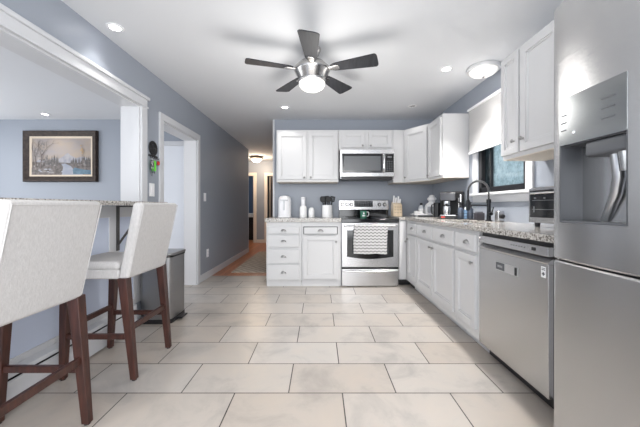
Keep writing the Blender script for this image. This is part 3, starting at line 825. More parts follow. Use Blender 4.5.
# ------------------------------------------------------------------ ceiling fan
t = thing('ceiling_fan', 'brushed nickel ceiling fan with five dark grey blades and a lit white bowl', 'ceiling fan', (-.067, 2.45, H))
m = MB(); m.lathe([(0, -.0), (.075, -.0), (.075, -.012), (.058, -.05), (.03, -.062), (.03, -.12), (.0, -.12)], 36); m.build('canopy', nickel, t)
m = MB(); m.lathe([(0, -.10), (.05, -.102), (.11, -.125), (.148, -.165), (.150, -.185), (.143, -.20), (.112, -.255), (.106, -.264), (0, -.264)], 48); m.build('motor_housing', nickel, t)
m = MB(); m.lathe([(0, -.263), (.108, -.263), (.117, -.269), (.117, -.280), (.110, -.286), (0, -.286)], 48); m.build('light_ring', nickel, t)
m = MB(); m.lathe([(.108, -.284), (.111, -.290), (.108, -.306), (.096, -.325), (.074, -.340), (.042, -.350), (0, -.353)], 40); m.build('light_bowl', lamp_glass, t)
def fan_blade(a):
    M = Matrix.Rotation(a, 4, 'Z') @ Matrix.Translation((0, 0, -.180)) @ Matrix.Rotation(math.radians(-11), 4, 'X')
    out = []
    L0, L1 = .165, .532
    N_ = 14
    up = []
    for i in range(N_ + 1):
        u = i / N_; x = L0 + (L1 - L0) * u
        hw_ = .040 + .036 * u ** .8
        up.append((x, hw_))
    up[0] = (L0, .028)
    tip = [(L1 + .012, .066), (L1 + .018, .045)]
    poly = up + tip + [(x, -y) for x, y in reversed(up + tip)]
    m = MB(); m.prism(poly, -.004, .004, 'XY', .002, 1, M=M)
    b_ = m.build('blade', blade_wood, t)
    m = MB(); m.prism([(.10, .014), (.15, .02), (.215, .030), (.235, .022), (.240, 0), (.235, -.022), (.215, -.030), (.15, -.02), (.10, -.014)], -.012, -.004, 'XY', .003, 1, M=M)
    for (sx, sy) in ((.195, .014), (.195, -.014), (.225, 0)): m.lathe([(0, -.016), (.005, -.015), (.006, -.012), (0, -.011)], 10, (sx, sy, 0)) if False else None
    m.build('blade_bracket', nickel, b_)
for k in range(5): fan_blade(math.radians(-91 + 72 * k))

# ------------------------------------------------------------------ recessed downlights and ceiling fixtures
names = ['small round recessed downlight nearest the wide opening on the left', 'round recessed downlight in front of the left wall cabinets',
         'lit round recessed downlight left of the flush ceiling light', 'unlit round recessed downlight near the corner wall cabinet',
         'round recessed downlight above the framed painting in the dining room']
for (x, y, k), lb in zip(CANS, names):
    t = thing('recessed_downlight', lb, 'downlight', (x, y, H), 0, 'recessed ceiling downlights')
    m = MB(); m.lathe([(.038, -.001), (.058, -.001), (.056, -.006), (.041, -.008), (.037, -.004)], 32); m.build('trim_ring', white_plastic, t)
    m = MB(); m.lathe([(0, -.004), (.039, -.004), (.039, -.001), (0, -.001)], 32); m.build('lens', can_glow if k > .1 else can_dim, t)
t = thing('flush_ceiling_light', 'round flush ceiling light with nickel rim and white glass over the sink', 'ceiling light', (1.560, 2.77, H))
m = MB(); m.lathe([(0, -.001), (.138, -.001), (.145, -.012), (.142, -.034), (.122, -.038), (0, -.038)], 48); m.build('rim', mat('satin_rim', (.78, .78, .78, 1), .42, .6), t)
m = MB(); m.lathe([(.123, -.036), (.118, -.05), (.095, -.070), (.055, -.083), (0, -.087)], 40); m.build('glass_shade', lamp_glass, t)
m = MB(); m.lathe([(0, -.086), (.012, -.088), (.010, -.096), (.005, -.104), (0, -.105)], 16); m.build('finial', nickel, t)
t = thing('hall_ceiling_light', 'small flush ceiling light glowing warm at the end of the hallway', 'ceiling light', (-1.70, 7.75, H))
m = MB(); m.lathe([(0, -.001), (.15, -.001), (.165, -.02), (.170, -.05), (.150, -.055), (0, -.055)], 32); m.build('rim', mat('bronze', (.25, .18, .12, 1), .4, .8), t)
m = MB(); m.lathe([(.149, -.05), (.145, -.075), (.11, -.115), (.06, -.138), (0, -.145)], 32); m.build('glass_shade', warm_glass, t)

# ------------------------------------------------------------------ bar
m = MB(); m.box(-1.96, -1.40, 0.02, 2.672, 1.067, 1.10, .006)
tag(m.build('bar_counter', granite), 'long granite bar counter resting on the half wall behind the stools', 'counter')
bracket_m = mat('bracket_metal', rgb(84, 82, 82), .45, .3)
for (y, lb) in ((2.37, 'black metal shelf bracket under the bar top between the two stools'), (1.10, 'black metal shelf bracket under the bar top behind the near stool')):
    t = thing('shelf_bracket', lb, 'bracket', (XL + .0145, y, .70), 0, 'brackets under the bar top')
    m = MB(); m.box(0, .008, -.016, .016, 0, .366, .001); m.build('wall_plate', bracket_m, t)
    m = MB(); m.box(0.008, .245, -.016, .016, .356, .366, .001); m.build('top_arm', bracket_m, t)
    m = MB(); m.prism([(.004, .035), (.004, .055), (.222, .358), (.236, .358)], -.008, .008, 'XZ'); m.build('brace', bracket_m, t)
# ------------------------------------------------------------------ baseboard heater
t = thing('baseboard_heater', 'long white baseboard heater with a dark slot under the bar', 'heater', (XL + .004, 1.3, 0))
m = MB(); y0, y1 = -1.25, 1.19
m.prism([(.012, .004), (.062, .012), (.064, .15), (.056, .156), (.055, .02), (.012, .012)], y0, y1, 'XZ')
m.box(.012, .062, y0, y0 + .02, .004, .2); m.build('front_cover', trim_white, t)
m = MB(); m.prism([(.011, .204), (.011, .196), (.05, .184), (.058, .170), (.064, .172), (.056, .192)], y0, y1, 'XZ'); m.build('damper', trim_white, t)
m = MB(); m.box(.011, .016, y0, y1, .01, .196); m.build('back_plate', black_plastic, t)
m = MB(); m.tube([(.036, y0 + .02, .13), (.036, y1 - .02, .13)], .014, 10); m.build('heating_pipe', steel_dark, t)
m = MB(); m.box(.011, .066, y1 - .001, y1 + .045, .003, .206, .004); m.build('end_cap', trim_white, t)

# ------------------------------------------------------------------ bar stools
def bar_stool(label, yc):
    t = thing('bar_stool', label, 'bar stool', (-1.36, yc, 0), -PI / 2, 'upholstered bar stools at the bar')
    # backrest: thick slab leaning back; local y is towards the kitchen
    def lean(co):
        u = (co.z - .61) / .475
        return Vector((co.x * (1 + .02 * u), co.y + .095 * u, co.z))
    m = MB(); tb = bmesh.new()
    m.box(-.214, .214, .128, .192, .615, 1.085, .018, 3, shape=None)
    for v in m.bm.verts:
        v.co = lean(v.co)
        if v.co.y > .2: v.co.y += 0
    bk = m.build('backrest', linen, t, sharp=1.0)
    m = MB()
    for sx in (-.203, .203):
        m.tube([(sx * (1 + .02 * u), .1935 + .095 * u, .63 + .44 * u) for u in [i / 10 for i in range(11)]], .0022, 6)
    m.tube([(-.207, .1935 + .0905, 1.066), (.207, .1935 + .0905, 1.066)], .0022, 6)
    m.build('welt_seam', linen, bk)
    m = MB(); m.box(-.212, .212, -.235, .135, .615, .675, .014, 3); m.build('seat_apron', linen, t, sharp=1.0)
    m = MB(); m.box(-.213, .213, -.24, .135, .668, .722, .024, 4); m.build('seat', linen, t, sharp=1.0)
    for sx in (-1, 1):
        m = MB(); m.quad_beam((sx * .205, .165, .625), (sx * .20, .224, .006), .050, .032, .055, .036); lg = m.build('leg', walnut, t)
        m = MB(); m.lathe([(0, 0), (.014, 0), (.014, .007), (0, .007)], 12, (sx * .20, .224, 0)); m.build('foot_glide', black_plastic, lg)
        m = MB(); m.quad_beam((sx * .205, -.185, .625), (sx * .20, -.212, .006), .050, .032, .050, .034); lg = m.build('leg', walnut, t)
        m = MB(); m.lathe([(0, 0), (.014, 0), (.014, .007), (0, .007)], 12, (sx * .20, -.212, 0)); m.build('foot_glide', black_plastic, lg)
    def sy(z): return .224 - .059 * z / .62, -.212 + .027 * z / .62
    for sx in (-1, 1):
        b, f_ = sy(.265); m = MB(); m.box(sx * .2025 - .011, sx * .2025 + .011, f_, b, .25, .282, .003); m.build('stretcher', walnut, t)
    b, f_ = sy(.31)
    m = MB(); m.box(-.202, .202, b - .011, b + .011, .295, .33, .003); m.build('stretcher', walnut, t)
    m = MB(); m.box(-.202, .202, f_ - .011, f_ + .011, .295, .33, .003); m.build('stretcher', walnut, t)
    return t
bar_stool('light linen bar stool with dark wooden legs, the one beside the trash can', 1.975)
bar_stool('light linen bar stool with dark wooden legs, cut off at the left photo edge', 1.216)

# ------------------------------------------------------------------ trash can
def rrect(x0, x1, y0, y1, r, n=6):
    pts = []
    for (cx, cy, a0) in ((x1 - r, y1 - r, 0), (x0 + r, y1 - r, 90), (x0 + r, y0 + r, 180), (x1 - r, y0 + r, 270)):
        for i in range(n + 1):
            a = math.radians(a0 + 90 * i / n); pts.append((cx + r * math.cos(a), cy + r * math.sin(a)))
    return pts
t = thing('trash_can', 'stainless pedal trash can standing between the far stool and the doorway', 'trash can', (-1.485, 2.755, 0))
m = MB(); m.prism(rrect(-.145, .145, -.148, .148, .05), .04, .60, 'XY'); m.build('body', mat('can_steel', (.33, .33, .335, 1), .32, 1.0, bump=(4, .1), stretch=(1, 1, 100)), t)
m = MB(); m.prism(rrect(-.148, .148, -.151, .151, .05), .002, .042, 'XY', .003); m.build('base', black_plastic, t)
m = MB(); m.prism(rrect(-.150, .150, -.153, .153, .052), .598, .615, 'XY', .003); m.build('rim', black_plastic, t)
m = MB(); m.prism(rrect(-.150, .158, -.153, .153, .052), .615, .64, 'XY', .008, 2); m.build('lid', mat('can_steel', (.33, .33, .335, 1), .32, 1.0), t)
m = MB(); m.box(.143, .20, -.06, .06, .018, .032, .004); m.build('pedal', black_plastic, t)

# ------------------------------------------------------------------ switches, outlet, key rack
def plate(name, label, cat, y, z, wd, hg, kind, group=None):
    t = thing(name, label, cat, (XL + .0005, y, z), FACE_LEFTWALL, group)
    m = MB(); m.box(-wd / 2, wd / 2, -.006, 0, -hg / 2, hg / 2, .002); m.build('cover_plate', white_plastic, t)
    if kind == 'switch':
        m = MB(); m.box(-.017, .017, -.010, -.004, -.034, .034, .002); m.build('rocker', white_plastic, t)
    else:
        for zz in (-.022, .022):
            m = MB(); m.lathe([(0, 0), (.017, 0), (.017, .002), (0, .002)], 20, (0, -.006, zz), 'Y'); so = m.build('socket', white_plastic, t)
            m = MB(); m.box(-.007, -.005, -.0088, -.007, zz - .003, zz + .006); m.box(.005, .007, -.0088, -.007, zz - .003, zz + .006); m.build('slots', black_plastic, so)
plate('light_switch', 'white wall switch below the key rack beside the wide opening', 'light switch', 2.875, 1.225, .085, .13, 'switch')
plate('light_switch', 'white wall switch on the dark wall right of the side doorway', 'light switch', 4.20, 1.195, .08, .12, 'switch')
plate('wall_outlet', 'white electrical outlet low on the wall right of the side doorway', 'outlet', 4.30, .37, .075, .12, 'outlet')
t = thing('key_rack', 'black cast metal key rack with a round medallion on the left wall', 'key rack', (XL + .001, 2.895, 1.565), FACE_LEFTWALL)
m = MB(); zc = .075
m.lathe([(0, 0), (.072, 0), (.075, .006), (.064, .011), (.058, .006), (.036, .006), (.031, .012), (.014, .012), (.011, .006), (0, .006)], 28, (0, 0, zc), 'Y')
for i in range(8):
    a = 2 * PI * i / 8; m.lathe([(0, .006), (.007, .006), (.005, .012), (0, .013)], 10, (.047 * math.cos(a), 0, zc + .047 * math.sin(a)), 'Y')
m.build('medallion', black_metal, t)
m = MB(); m.box(-.075, .075, -.008, 0, -.012, .006, .002); m.build('rail', black_metal, t)
for i in range(4):
    x = -.06 + .04 * i
    m = MB(); m.tube([(x, -.006, -.006), (x, -.010, -.02), (x, -.016, -.028), (x, -.026, -.026), (x, -.030, -.016)], .003, 8); m.build('hook', black_metal, t)
bright_green = mat('bright_green', rgb(110, 226, 70), .4); red_pl = mat('red_plastic', rgb(200, 60, 52), .4)
def hang(name, label, cat, x, z, group='keys on the key rack'):
    # hung on a hook; local frame faces the room
    return thing(name, label, cat, (XL + .001 + .022, 2.895 + x, z), FACE_LEFTWALL, group)
t = hang('key_fob', 'bright green key fob hanging from the black key rack', 'key fob', -.02, 1.534)
m = MB(); m.tube([(.012 * math.cos(a), 0, -.006 + .012 * math.sin(a)) for a in [2 * PI * i / 16 for i in range(16)]], .0015, 6, closed=True); m.build('ring', chrome, t)
m = MB(); m.prism([(x, z) for x, z in rrect(-.030, .030, -.125, -.018, .022)], -.007, .007, 'XZ', .003); m.build('tag', bright_green, t)
t = hang('key_fob', 'red key fob hanging at the right end of the key rack', 'key fob', .06, 1.534)
m = MB(); m.tube([(.010 * math.cos(a), 0, -.006 + .010 * math.sin(a)) for a in [2 * PI * i / 16 for i in range(16)]], .0015, 6, closed=True); m.build('ring', chrome, t)
m = MB(); m.prism(rrect(-.018, .018, -.055, -.014, .012), -.006, .006, 'XZ', .003); m.build('tag', red_pl, t)
t = hang('key_bunch', 'bunch of dark keys hanging below the green fob on the key rack', 'keys', -.058, 1.534)
m = MB(); m.tube([(.014 * math.cos(a), 0, -.010 + .014 * math.sin(a)) for a in [2 * PI * i / 16 for i in range(16)]], .0015, 6, closed=True); m.build('ring', chrome, t)
for i, (a, mt, l_) in enumerate(((.05, black_plastic, .16), (-.10, chrome, .09), (.25, black_plastic, .135), (.14, nickel, .12))):
    m = MB(); R = Matrix.Translation((0, -.004 * i, -.02)) @ Matrix.Rotation(-a, 4, 'Y')
    m.prism(rrect(-.014, .014, -l_ * .55, -.0, .010), -.002, .0015, 'XZ', .001, 1, M=R)
    m.prism([(-.005, -l_ * .5), (.005, -l_ * .5), (.005, -l_ * .8), (.002, -l_ * .84), (.005, -l_ * .88), (0, -l_), (-.005, -l_ * .95)], -.001, .001, 'XZ', M=R)
    m.build('key', mt, t)

# ------------------------------------------------------------------ painting in the dining room
t = thing('framed_painting', 'framed river landscape painting with bare trees on the dining room wall', 'painting', (-3.94, 4.428, 1.435))
PW, PH, fw = 1.12, .775, .085
fr_m = mat('dark_carved_frame', rgb(44, 36, 33), .5, spec=.25, vary=(25, rgb(66, 54, 48)), bump=(60, .4))
m = MB()
def molding(m, x0, x1, z0, z1, wd, prof, mi=0):
    """mitred frame: prof = list of (inset 0..1, depth y)"""
    rings = [[(x0 + u * wd, d_, z0 + u * wd), (x1 - u * wd, d_, z0 + u * wd), (x1 - u * wd, d_, z1 - u * wd), (x0 + u * wd, d_, z1 - u * wd)] for u, d_ in prof]
    tb = bmesh.new(); V = [[tb.verts.new(p) for p in r] for r in rings]
    for a, b in zip(V, V[1:] + V[:1]):
        for i in range(4): tb.faces.new((a[i], a[(i + 1) % 4], b[(i + 1) % 4], b[i]))
    bmesh.ops.recalc_face_normals(tb, faces=tb.faces); m._merge(tb, None, mi)
molding(m, -PW / 2, PW / 2, 0, PH, fw, [(0, 0), (0, -.04), (.12, -.052), (.35, -.05), (.55, -.035), (.85, -.025), (1, -.018), (1, 0)]); m.build('frame', fr_m, t)
m = MB(); molding(m, -PW / 2 + fw - .002, PW / 2 - fw + .002, fw - .002, PH - fw + .002, .028, [(0, -.002), (0, -.02), (.5, -.018), (1, -.010), (1, -.002)]); m.build('liner', mat('gilt_liner', rgb(206, 190, 170), .4), t)
cw0, cw1, cz0, cz1 = -PW / 2 + fw + .02, PW / 2 - fw - .02, fw + .02, PH - fw - .02
def CX(u): return cw0 + u * (cw1 - cw0)
def CZ(v): return cz0 + v * (cz1 - cz0)
art = [mat('oil_sky', rgb(147, 141, 142), .5, vary=(3.0, rgb(161, 146, 132)), stretch=(1, 1, 2)), mat('oil_mountain', rgb(132, 132, 141), .5, vary=(14, rgb(159, 157, 162))),
       mat('oil_pines', rgb(65, 62, 63), .5, vary=(30, rgb(97, 90, 87))), mat('oil_bank', rgb(114, 105, 102), .5, vary=(22, rgb(70, 62, 58))),
       mat('oil_river', rgb(149, 151, 161), .4, vary=(8, rgb(127, 134, 149))), mat('oil_pool', rgb(48, 82, 104), .4, vary=(12, rgb(80, 114, 134))),
       mat('oil_trunk', rgb(77, 63, 60), .5, vary=(20, rgb(126, 115, 110))), mat('oil_leaf', rgb(173, 144, 109), .5), mat('oil_haze', rgb(147, 141, 139), .5, vary=(26, rgb(110, 102, 100)))]
m = MB(); m.box(CX(0), CX(1), -.006, -.001, CZ(0), CZ(1), mi=0)
lay = [0]
def flat(pts, mi):
    lay[0] += 1; y = -.0062 - .00006 * lay[0]
    m.face([(CX(u), y, CZ(v)) for u, v in pts], mi)
rnd = random.Random(3)
flat([(0, .30), (.12, .42), (.25, .38), (.36, .47), (.46, .44), (.54, .52), (.60, .60), (.66, .52), (.74, .46), (.85, .50), (1, .42), (1, .28), (0, .28)], 1)
flat([(0, 0), (1, 0), (1, .34), (.7, .32), (.5, .34), (.3, .33), (0, .36)], 3)
for i in range(60):                                           # pines on both banks
    u = rnd.uniform(.22, .45) if i % 2 else rnd.uniform(.66, .98)
    b = .28 + rnd.uniform(-.03, .04); h = rnd.uniform(.10, .26) * (1 if i % 2 else .9); ww = rnd.uniform(.014, .028)
    flat([(u - ww, b), (u + ww, b), (u + ww * .55, b + h * .5), (u, b + h), (u - ww * .5, b + h * .55)], 2 if rnd.random() < .7 else 8)
for i in range(50):
    u = rnd.uniform(0, .24); v = rnd.uniform(.22, .86); r_ = rnd.uniform(.012, .035)
    flat([(u + r_ * .7 * math.cos(a), v + r_ * math.sin(a)) for a in [2 * PI * k / 6 for k in range(6)] if 0 <= u + r_ * .7 * math.cos(a)], 8) if i % 2 else None
flat([(.42, 0), (.88, 0), (.78, .08), (.70, .16), (.66, .24), (.56, .31), (.50, .30), (.53, .22), (.52, .12)], 4)
flat([(.70, .03), (1, .02), (1, .13), (.86, .15), (.72, .20), (.69, .14)], 5)
flat([(0, 0), (.50, 0), (.52, .06), (.44, .14), (.30, .20), (.12, .22), (0, .20)], 3)
for i in range(12):
    u = rnd.uniform(.12, .46); v = rnd.uniform(.04, .2); r_ = rnd.uniform(.02, .04)
    flat([(u + r_ * math.cos(a), v + .6 * r_ * math.sin(a)) for a in [2 * PI * k / 7 for k in range(7)]], 1 if i % 2 else 8)
def branch(u, v, a, l, w_, dep):
    u2, v2 = u + l * math.cos(a) * .72, v + l * math.sin(a)
    if not (0.004 < u2 < .99 and v2 < .985): return
    n_ = (-math.sin(a) * w_ / 2 * .72, math.cos(a) * w_ / 2)
    flat([(u + n_[0], v + n_[1]), (u - n_[0], v - n_[1]), (u2 - n_[0] * .5, v2 - n_[1] * .5), (u2 + n_[0] * .5, v2 + n_[1] * .5)], 6)
    if dep:
        for s_a in (rnd.uniform(.2, .6), -rnd.uniform(.2, .6)): branch(u2, v2, a + s_a, l * .68, w_ * .6, dep - 1)
for (u, v, l, w_) in ((.07, .14, .34, .028), (.15, .16, .36, .032), (.03, .2, .3, .02), (.20, .22, .22, .014)): branch(u, v, PI / 2 + rnd.uniform(-.12, .06), l, w_, 4)
flat([(.845, .2), (.857, .2), (.853, .74), (.848, .74)], 6)
for i in range(9):
    u = .85 + rnd.uniform(-.03, .03); v = rnd.uniform(.52, .82); r_ = .02
    flat([(u + r_ * .7 * math.cos(a), v + r_ * math.sin(a)) for a in [2 * PI * k / 6 for k in range(6)]], 7)
m.build('canvas', art, t)

# ------------------------------------------------------------------ hall rug, far cupboard
t = tag(MB().box(-1.42, -.78, 4.64, 6.75, .0002, .012, .003).build('hall_rug', rug_mat), 'grey brown woven runner rug on the hallway wood floor', 'rug')
t = thing('low_cupboard', 'low black cupboard with a white cover seen through the far hall doorway', 'cupboard', (-2.30, 9.2, 0))
m = MB(); m.box(-.35, .35, 0, .45, .0, .72, .004); m.build('body', black_plastic, t)
m = MB(); m.box(-.36, .36, -.01, .46, .72, .84, .02); m.build('white_cover', white_plastic, t)

utensil_black = mat('utensil_black', rgb(17, 17, 19), .45, spec=.3)
# ------------------------------------------------------------------ things on the left countertop
Z = .9058
t = thing('countertop_appliance', 'white round shouldered countertop appliance at the far left of the granite', 'appliance', (-.512, 4.20, Z))
m = MB(); m.prism(rrect(-.095, .095, -.085, .085, .045), .0, .02, 'XY', .003); m.build('base', white_plastic, t)
prof = [(.092, .02), (.094, .06), (.093, .20), (.092, .245), (.085, .278), (.068, .300), (.04, .310), (0, .313)]
m = MB(); m.lathe([(0, .02)] + prof, 36, sy=.9); m.build('body', white_plastic, t)
m = MB(); m.box(-.055, .055, -.10, -.05, .235, .258, .008); m.build('spout_lid', mat('pale_grey_plastic', rgb(206, 208, 212), .4), t)
m = MB(); m.box(-.012, .012, -.098, -.06, .10, .236, .006); m.build('handle', mat('pale_grey_plastic', rgb(206, 208, 212), .4), t)
t = thing('pump_bottle', 'tall white bottle with a narrow neck beside the smaller white jar', 'bottle', (-.243, 4.20, Z))
m = MB(); m.lathe([(0, 0), (.050, 0), (.053, .005), (.053, .125), (.046, .155), (.033, .168), (0, .168)], 28); m.build('body', white_ceramic, t)
m = MB(); m.lathe([(0, .168), (.030, .168), (.031, .24), (.033, .243), (.033, .285), (.028, .292), (0, .292)], 24); m.build('neck', white_plastic, t)
m = MB(); m.box(-.02, .02, -.036, -.028, .255, .275, .002); m.build('cap_label', mat('pale_grey_plastic', rgb(206, 208, 212), .4), t)
t = thing('small_jar', 'small white jar with a rounded lid between tall bottle and utensil crock', 'jar', (-.124, 4.21, Z))
m = MB(); m.lathe([(0, 0), (.042, 0), (.044, .004), (.044, .10), (.040, .108), (0, .108)], 24); m.build('body', white_ceramic, t)
m = MB(); m.lathe([(0, .108), (.038, .108), (.034, .128), (.018, .140), (0, .143)], 24); m.build('lid', white_ceramic, t)
t = thing('utensil_crock', 'white ceramic crock full of black utensils left of the range', 'crock', (.104, 4.20, Z))
m = MB(); m.lathe([(0, 0), (.072, 0), (.075, .004), (.075, .175), (.070, .175), (.068, .01), (0, .01)], 32); m.build('pot', white_ceramic, t)
ut = [(-.045, 0, -.30, 'spoon'), (-.02, .02, -.10, 'turner'), (.008, -.015, .04, 'spoon'), (.022, .034, .17, 'ladle'), (.05, .0, .33, 'turner'), (-.03, .036, -.14, 'ladle')]
nm = {'spoon': ['black serving spoon leaning left in the white crock', 'black serving spoon upright at the front of the white crock'],
      'turner': ['black slotted turner standing left of centre in the white crock', 'black slotted turner leaning right in the white crock'],
      'ladle': ['black ladle right of centre in the white crock', 'black ladle at the back of the white crock']}
for (dx, dy, a, kind) in ut:
    t = thing('kitchen_' + kind, nm[kind].pop(0), 'utensil', (.104 + dx * .55, 4.20 + dy, Z + .012), 0, 'utensils in the crock')
    R = Matrix.Rotation(a * .6, 4, 'Y')
    h = .215
    m = MB(); m.tube([R @ Vector((0, 0, .0)), R @ Vector((0, 0, h))], .007, 8); m.build('handle', utensil_black, t)
    m = MB()
    if kind == 'turner':
        for i in range(4): m.box(-.034 + i * .018, -.020 + i * .018, -.003, .003, h + .005, h + .075, .002, M=R)
        m.box(-.034, .034, -.003, .003, h, h + .012, .002, M=R); m.box(-.034, .034, -.003, .003, h + .068, h + .08, .002, M=R)
    elif kind == 'spoon':
        m.lathe([(0, -.005), (.016, -.004), (.030, 0), (.036, .004), (.028, .003), (0, .0)], 20, (0, 0, h + .035), 'Y', sy=1.3)
        bmesh.ops.transform(m.bm, matrix=R, verts=m.bm.verts)
    else:
        m.lathe([(0, -.022), (.02, -.018), (.032, -.004), (.034, .010), (.031, .010), (.018, -.012), (0, -.016)], 20, (0, 0, h + .035), 'Y')
        bmesh.ops.transform(m.bm, matrix=R, verts=m.bm.verts)
    m.build('head', utensil_black, t)

# knife block right of the range
Z = CT1 + .0008
t = thing('knife_block', 'light wooden knife block on the counter right of the range', 'knife block', (1.115, 4.22, Z))
bw = mat('beech_wood', rgb(222, 204, 178), .45, vary=(12, rgb(208, 186, 156)), stretch=(1, 1, .3))
m = MB(); m.prism([(-.07, 0), (.06, 0), (.085, .16), (.03, .21), (-.06, .16)], -.064, .064, 'YZ', .005); m.build('block', bw, t)
m = MB()
for r_ in range(3):
    for c_ in range(3): m.box(-.05 + c_ * .04, -.03 + c_ * .04, -.0745 + r_ * .0085, -.06, .06 + r_ * .035 - .02, .064 + r_ * .035 - .02) if False else m.box(-.046 + c_ * .038, -.026 + c_ * .038, -.069 + .0 * r_, -.055, .05 + r_ * .04, .054 + r_ * .04)
m.build('steak_knife_slots', black_plastic, t)
klab = ['white handled knife at the left of the wooden block', 'white handled knife left of centre in the wooden block', 'white handled knife right of centre in the wooden block', 'white handled knife at the right of the wooden block']
for i, (dx, hgt) in enumerate(((-.046, .13), (-.016, .10), (.018, .12), (.046, .08))):
    k = thing('kitchen_knife', klab[i], 'knife', (1.115 + dx, 4.22 + .005, Z + .172), 0, 'knives in the block')
    R = Matrix.Rotation(math.radians(18), 4, 'X')
    m = MB(); m.box(-.011, .011, -.009, .009, .012, hgt, .005, 2, M=R); m.build('handle', white_plastic, k)
    m = MB(); m.box(-.0015, .0015, -.011, .011, -.08, .013, M=R); m.build('blade', chrome, k)

# tray in the corner with its contents
Yt = 4.12
t = thing('serving_tray', 'white footed serving tray in the corner of the right hand counter', 'tray', (1.50, Yt, Z))
m = MB(); m.box(-.19, .19, -.11, .11, .018, .034, .004); m.build('board', white_plastic, t)
m = MB()
for sx in (-.15, .15):
    for sy in (-.08, .08): m.box(sx - .015, sx + .015, sy - .015, sy + .015, 0, .019, .003)
m.build('feet', white_plastic, t)
zt = Z + .0345
t = thing('butter_dish', 'low white covered dish on the left of the white tray', 'dish', (1.395, Yt - .02, zt))
m = MB(); m.box(-.075, .065, -.05, .05, 0, .01, .003); m.build('plate', white_ceramic, t)
m = MB(); m.box(-.062, .052, -.04, .04, .01, .042, .012, 3); m.build('cover', white_ceramic, t)
t = thing('syrup_bottle', 'small clear bottle with a dark cap standing on the white tray', 'bottle', (1.455, Yt + .05, zt))
m = MB(); m.lathe([(0, 0), (.034, 0), (.036, .004), (.036, .09), (.022, .115), (.016, .125), (0, .125)], 24); m.build('body', mat('pale_bottle', rgb(196, 200, 206), .15, spec=.6), t)
m = MB(); m.lathe([(0, .125), (.019, .125), (.019, .155), (0, .156)], 18); m.build('cap', black_plastic, t)
m = MB(); m.lathe([(.0365, .02), (.0368, .02), (.0368, .075), (.0365, .075)], 24); m.build('paper_label', mat('bottle_label', rgb(226, 226, 226), .6), t)
t = thing('food_chopper', 'white lidded food chopper with a smoky glass bowl on the white tray', 'food chopper', (1.585, Yt - .01, zt))
m = MB(); m.lathe([(0, 0), (.075, 0), (.078, .006), (.070, .016), (0, .016)], 32); m.build('foot', white_plastic, t)
m = MB(); m.lathe([(0, .016), (.066, .016), (.082, .03), (.086, .09), (.084, .108), (0, .108)], 32); m.build('bowl', mat('smoky_glass', rgb(150, 153, 158), .12, spec=.7), t)
m = MB(); m.lathe([(0, .106), (.090, .106), (.092, .116), (.075, .140), (.050, .158), (.040, .172), (.048, .188), (.062, .204), (.060, .224), (.044, .236), (.032, .262), (0, .270)], 32); m.build('lid', white_plastic, t)
m = MB(); m.box(-.095, -.06, -.035, .035, .0, .11, .012, 3); m.build('side_grip', white_plastic, t)

# coffee machine
t = thing('coffee_machine', 'black espresso coffee machine with chrome drip tray under the wall cabinet', 'coffee machine', (1.545, 3.42, Z), math.radians(-28))
m = MB(); m.box(-.115, .135, -.05, .16, .0, .315, .012, 3); m.build('body', mat('machine_black', rgb(24, 24, 26), .55, spec=.25), t)
m = MB(); m.box(-.115, .135, -.17, -.04, .0, .035, .006); b_ = m.build('base', black_plastic, t)
m = MB(); m.box(-.10, .06, -.172, -.05, .034, .044, .003); m.build('drip_tray', chrome, b_)
m = MB(); m.box(-.11, .06, -.15, -.045, .20, .30, .014, 3); hd = m.build('brew_head', mat('dark_gloss', rgb(44, 45, 50), .2), t)
m = MB(); m.lathe([(0, 0), (.034, 0), (.036, .012), (.036, .045), (0, .045)], 24, (-.035, -.10, .155)); m.build('group_head', chrome, hd)
m = MB(); m.tube([(-.035, -.13, .168), (-.035, -.19, .165), (-.035, -.235, .158)], .011, 10); m.build('portafilter_handle', black_plastic, hd)
m = MB(); m.lathe([(0, 0), (.036, 0), (.042, .05), (.040, .09), (.036, .10), (0, .10)], 24, (-.035, -.11, .045)); m.build('cup', mat('steel_cup', (.7, .7, .71, 1), .2, 1), t)
m = MB(); m.tube([(.08, -.055, .24), (.085, -.09, .22), (.088, -.10, .12), (.09, -.105, .09)], .006, 8); m.build('steam_wand', chrome, t)
m = MB(); m.box(.095, .112, -.0545, -.048, .12, .28, .003); m.build('side_strip', mat('silver_trim', (.6, .6, .61, 1), .25, 1), t)
m = MB(); m.box(-.09, -.05, -.1735, -.168, .010, .026, .003); m.build('red_badge', red_pl, b_)
t = thing('milk_frother', 'tall black frothing jug just left of the black coffee machine', 'jug', (1.515, 3.74, Z))
m = MB(); m.lathe([(0, 0), (.045, 0), (.048, .006), (.046, .13), (.05, .19), (.046, .19), (.043, .01), (0, .01)], 24); m.build('jug', black_plastic, t)
m = MB(); m.tube([(-.044, 0, .165), (-.075, 0, .16), (-.08, 0, .10), (-.072, 0, .05), (-.045, 0, .035)], .008, 10); m.build('handle', black_plastic, t)

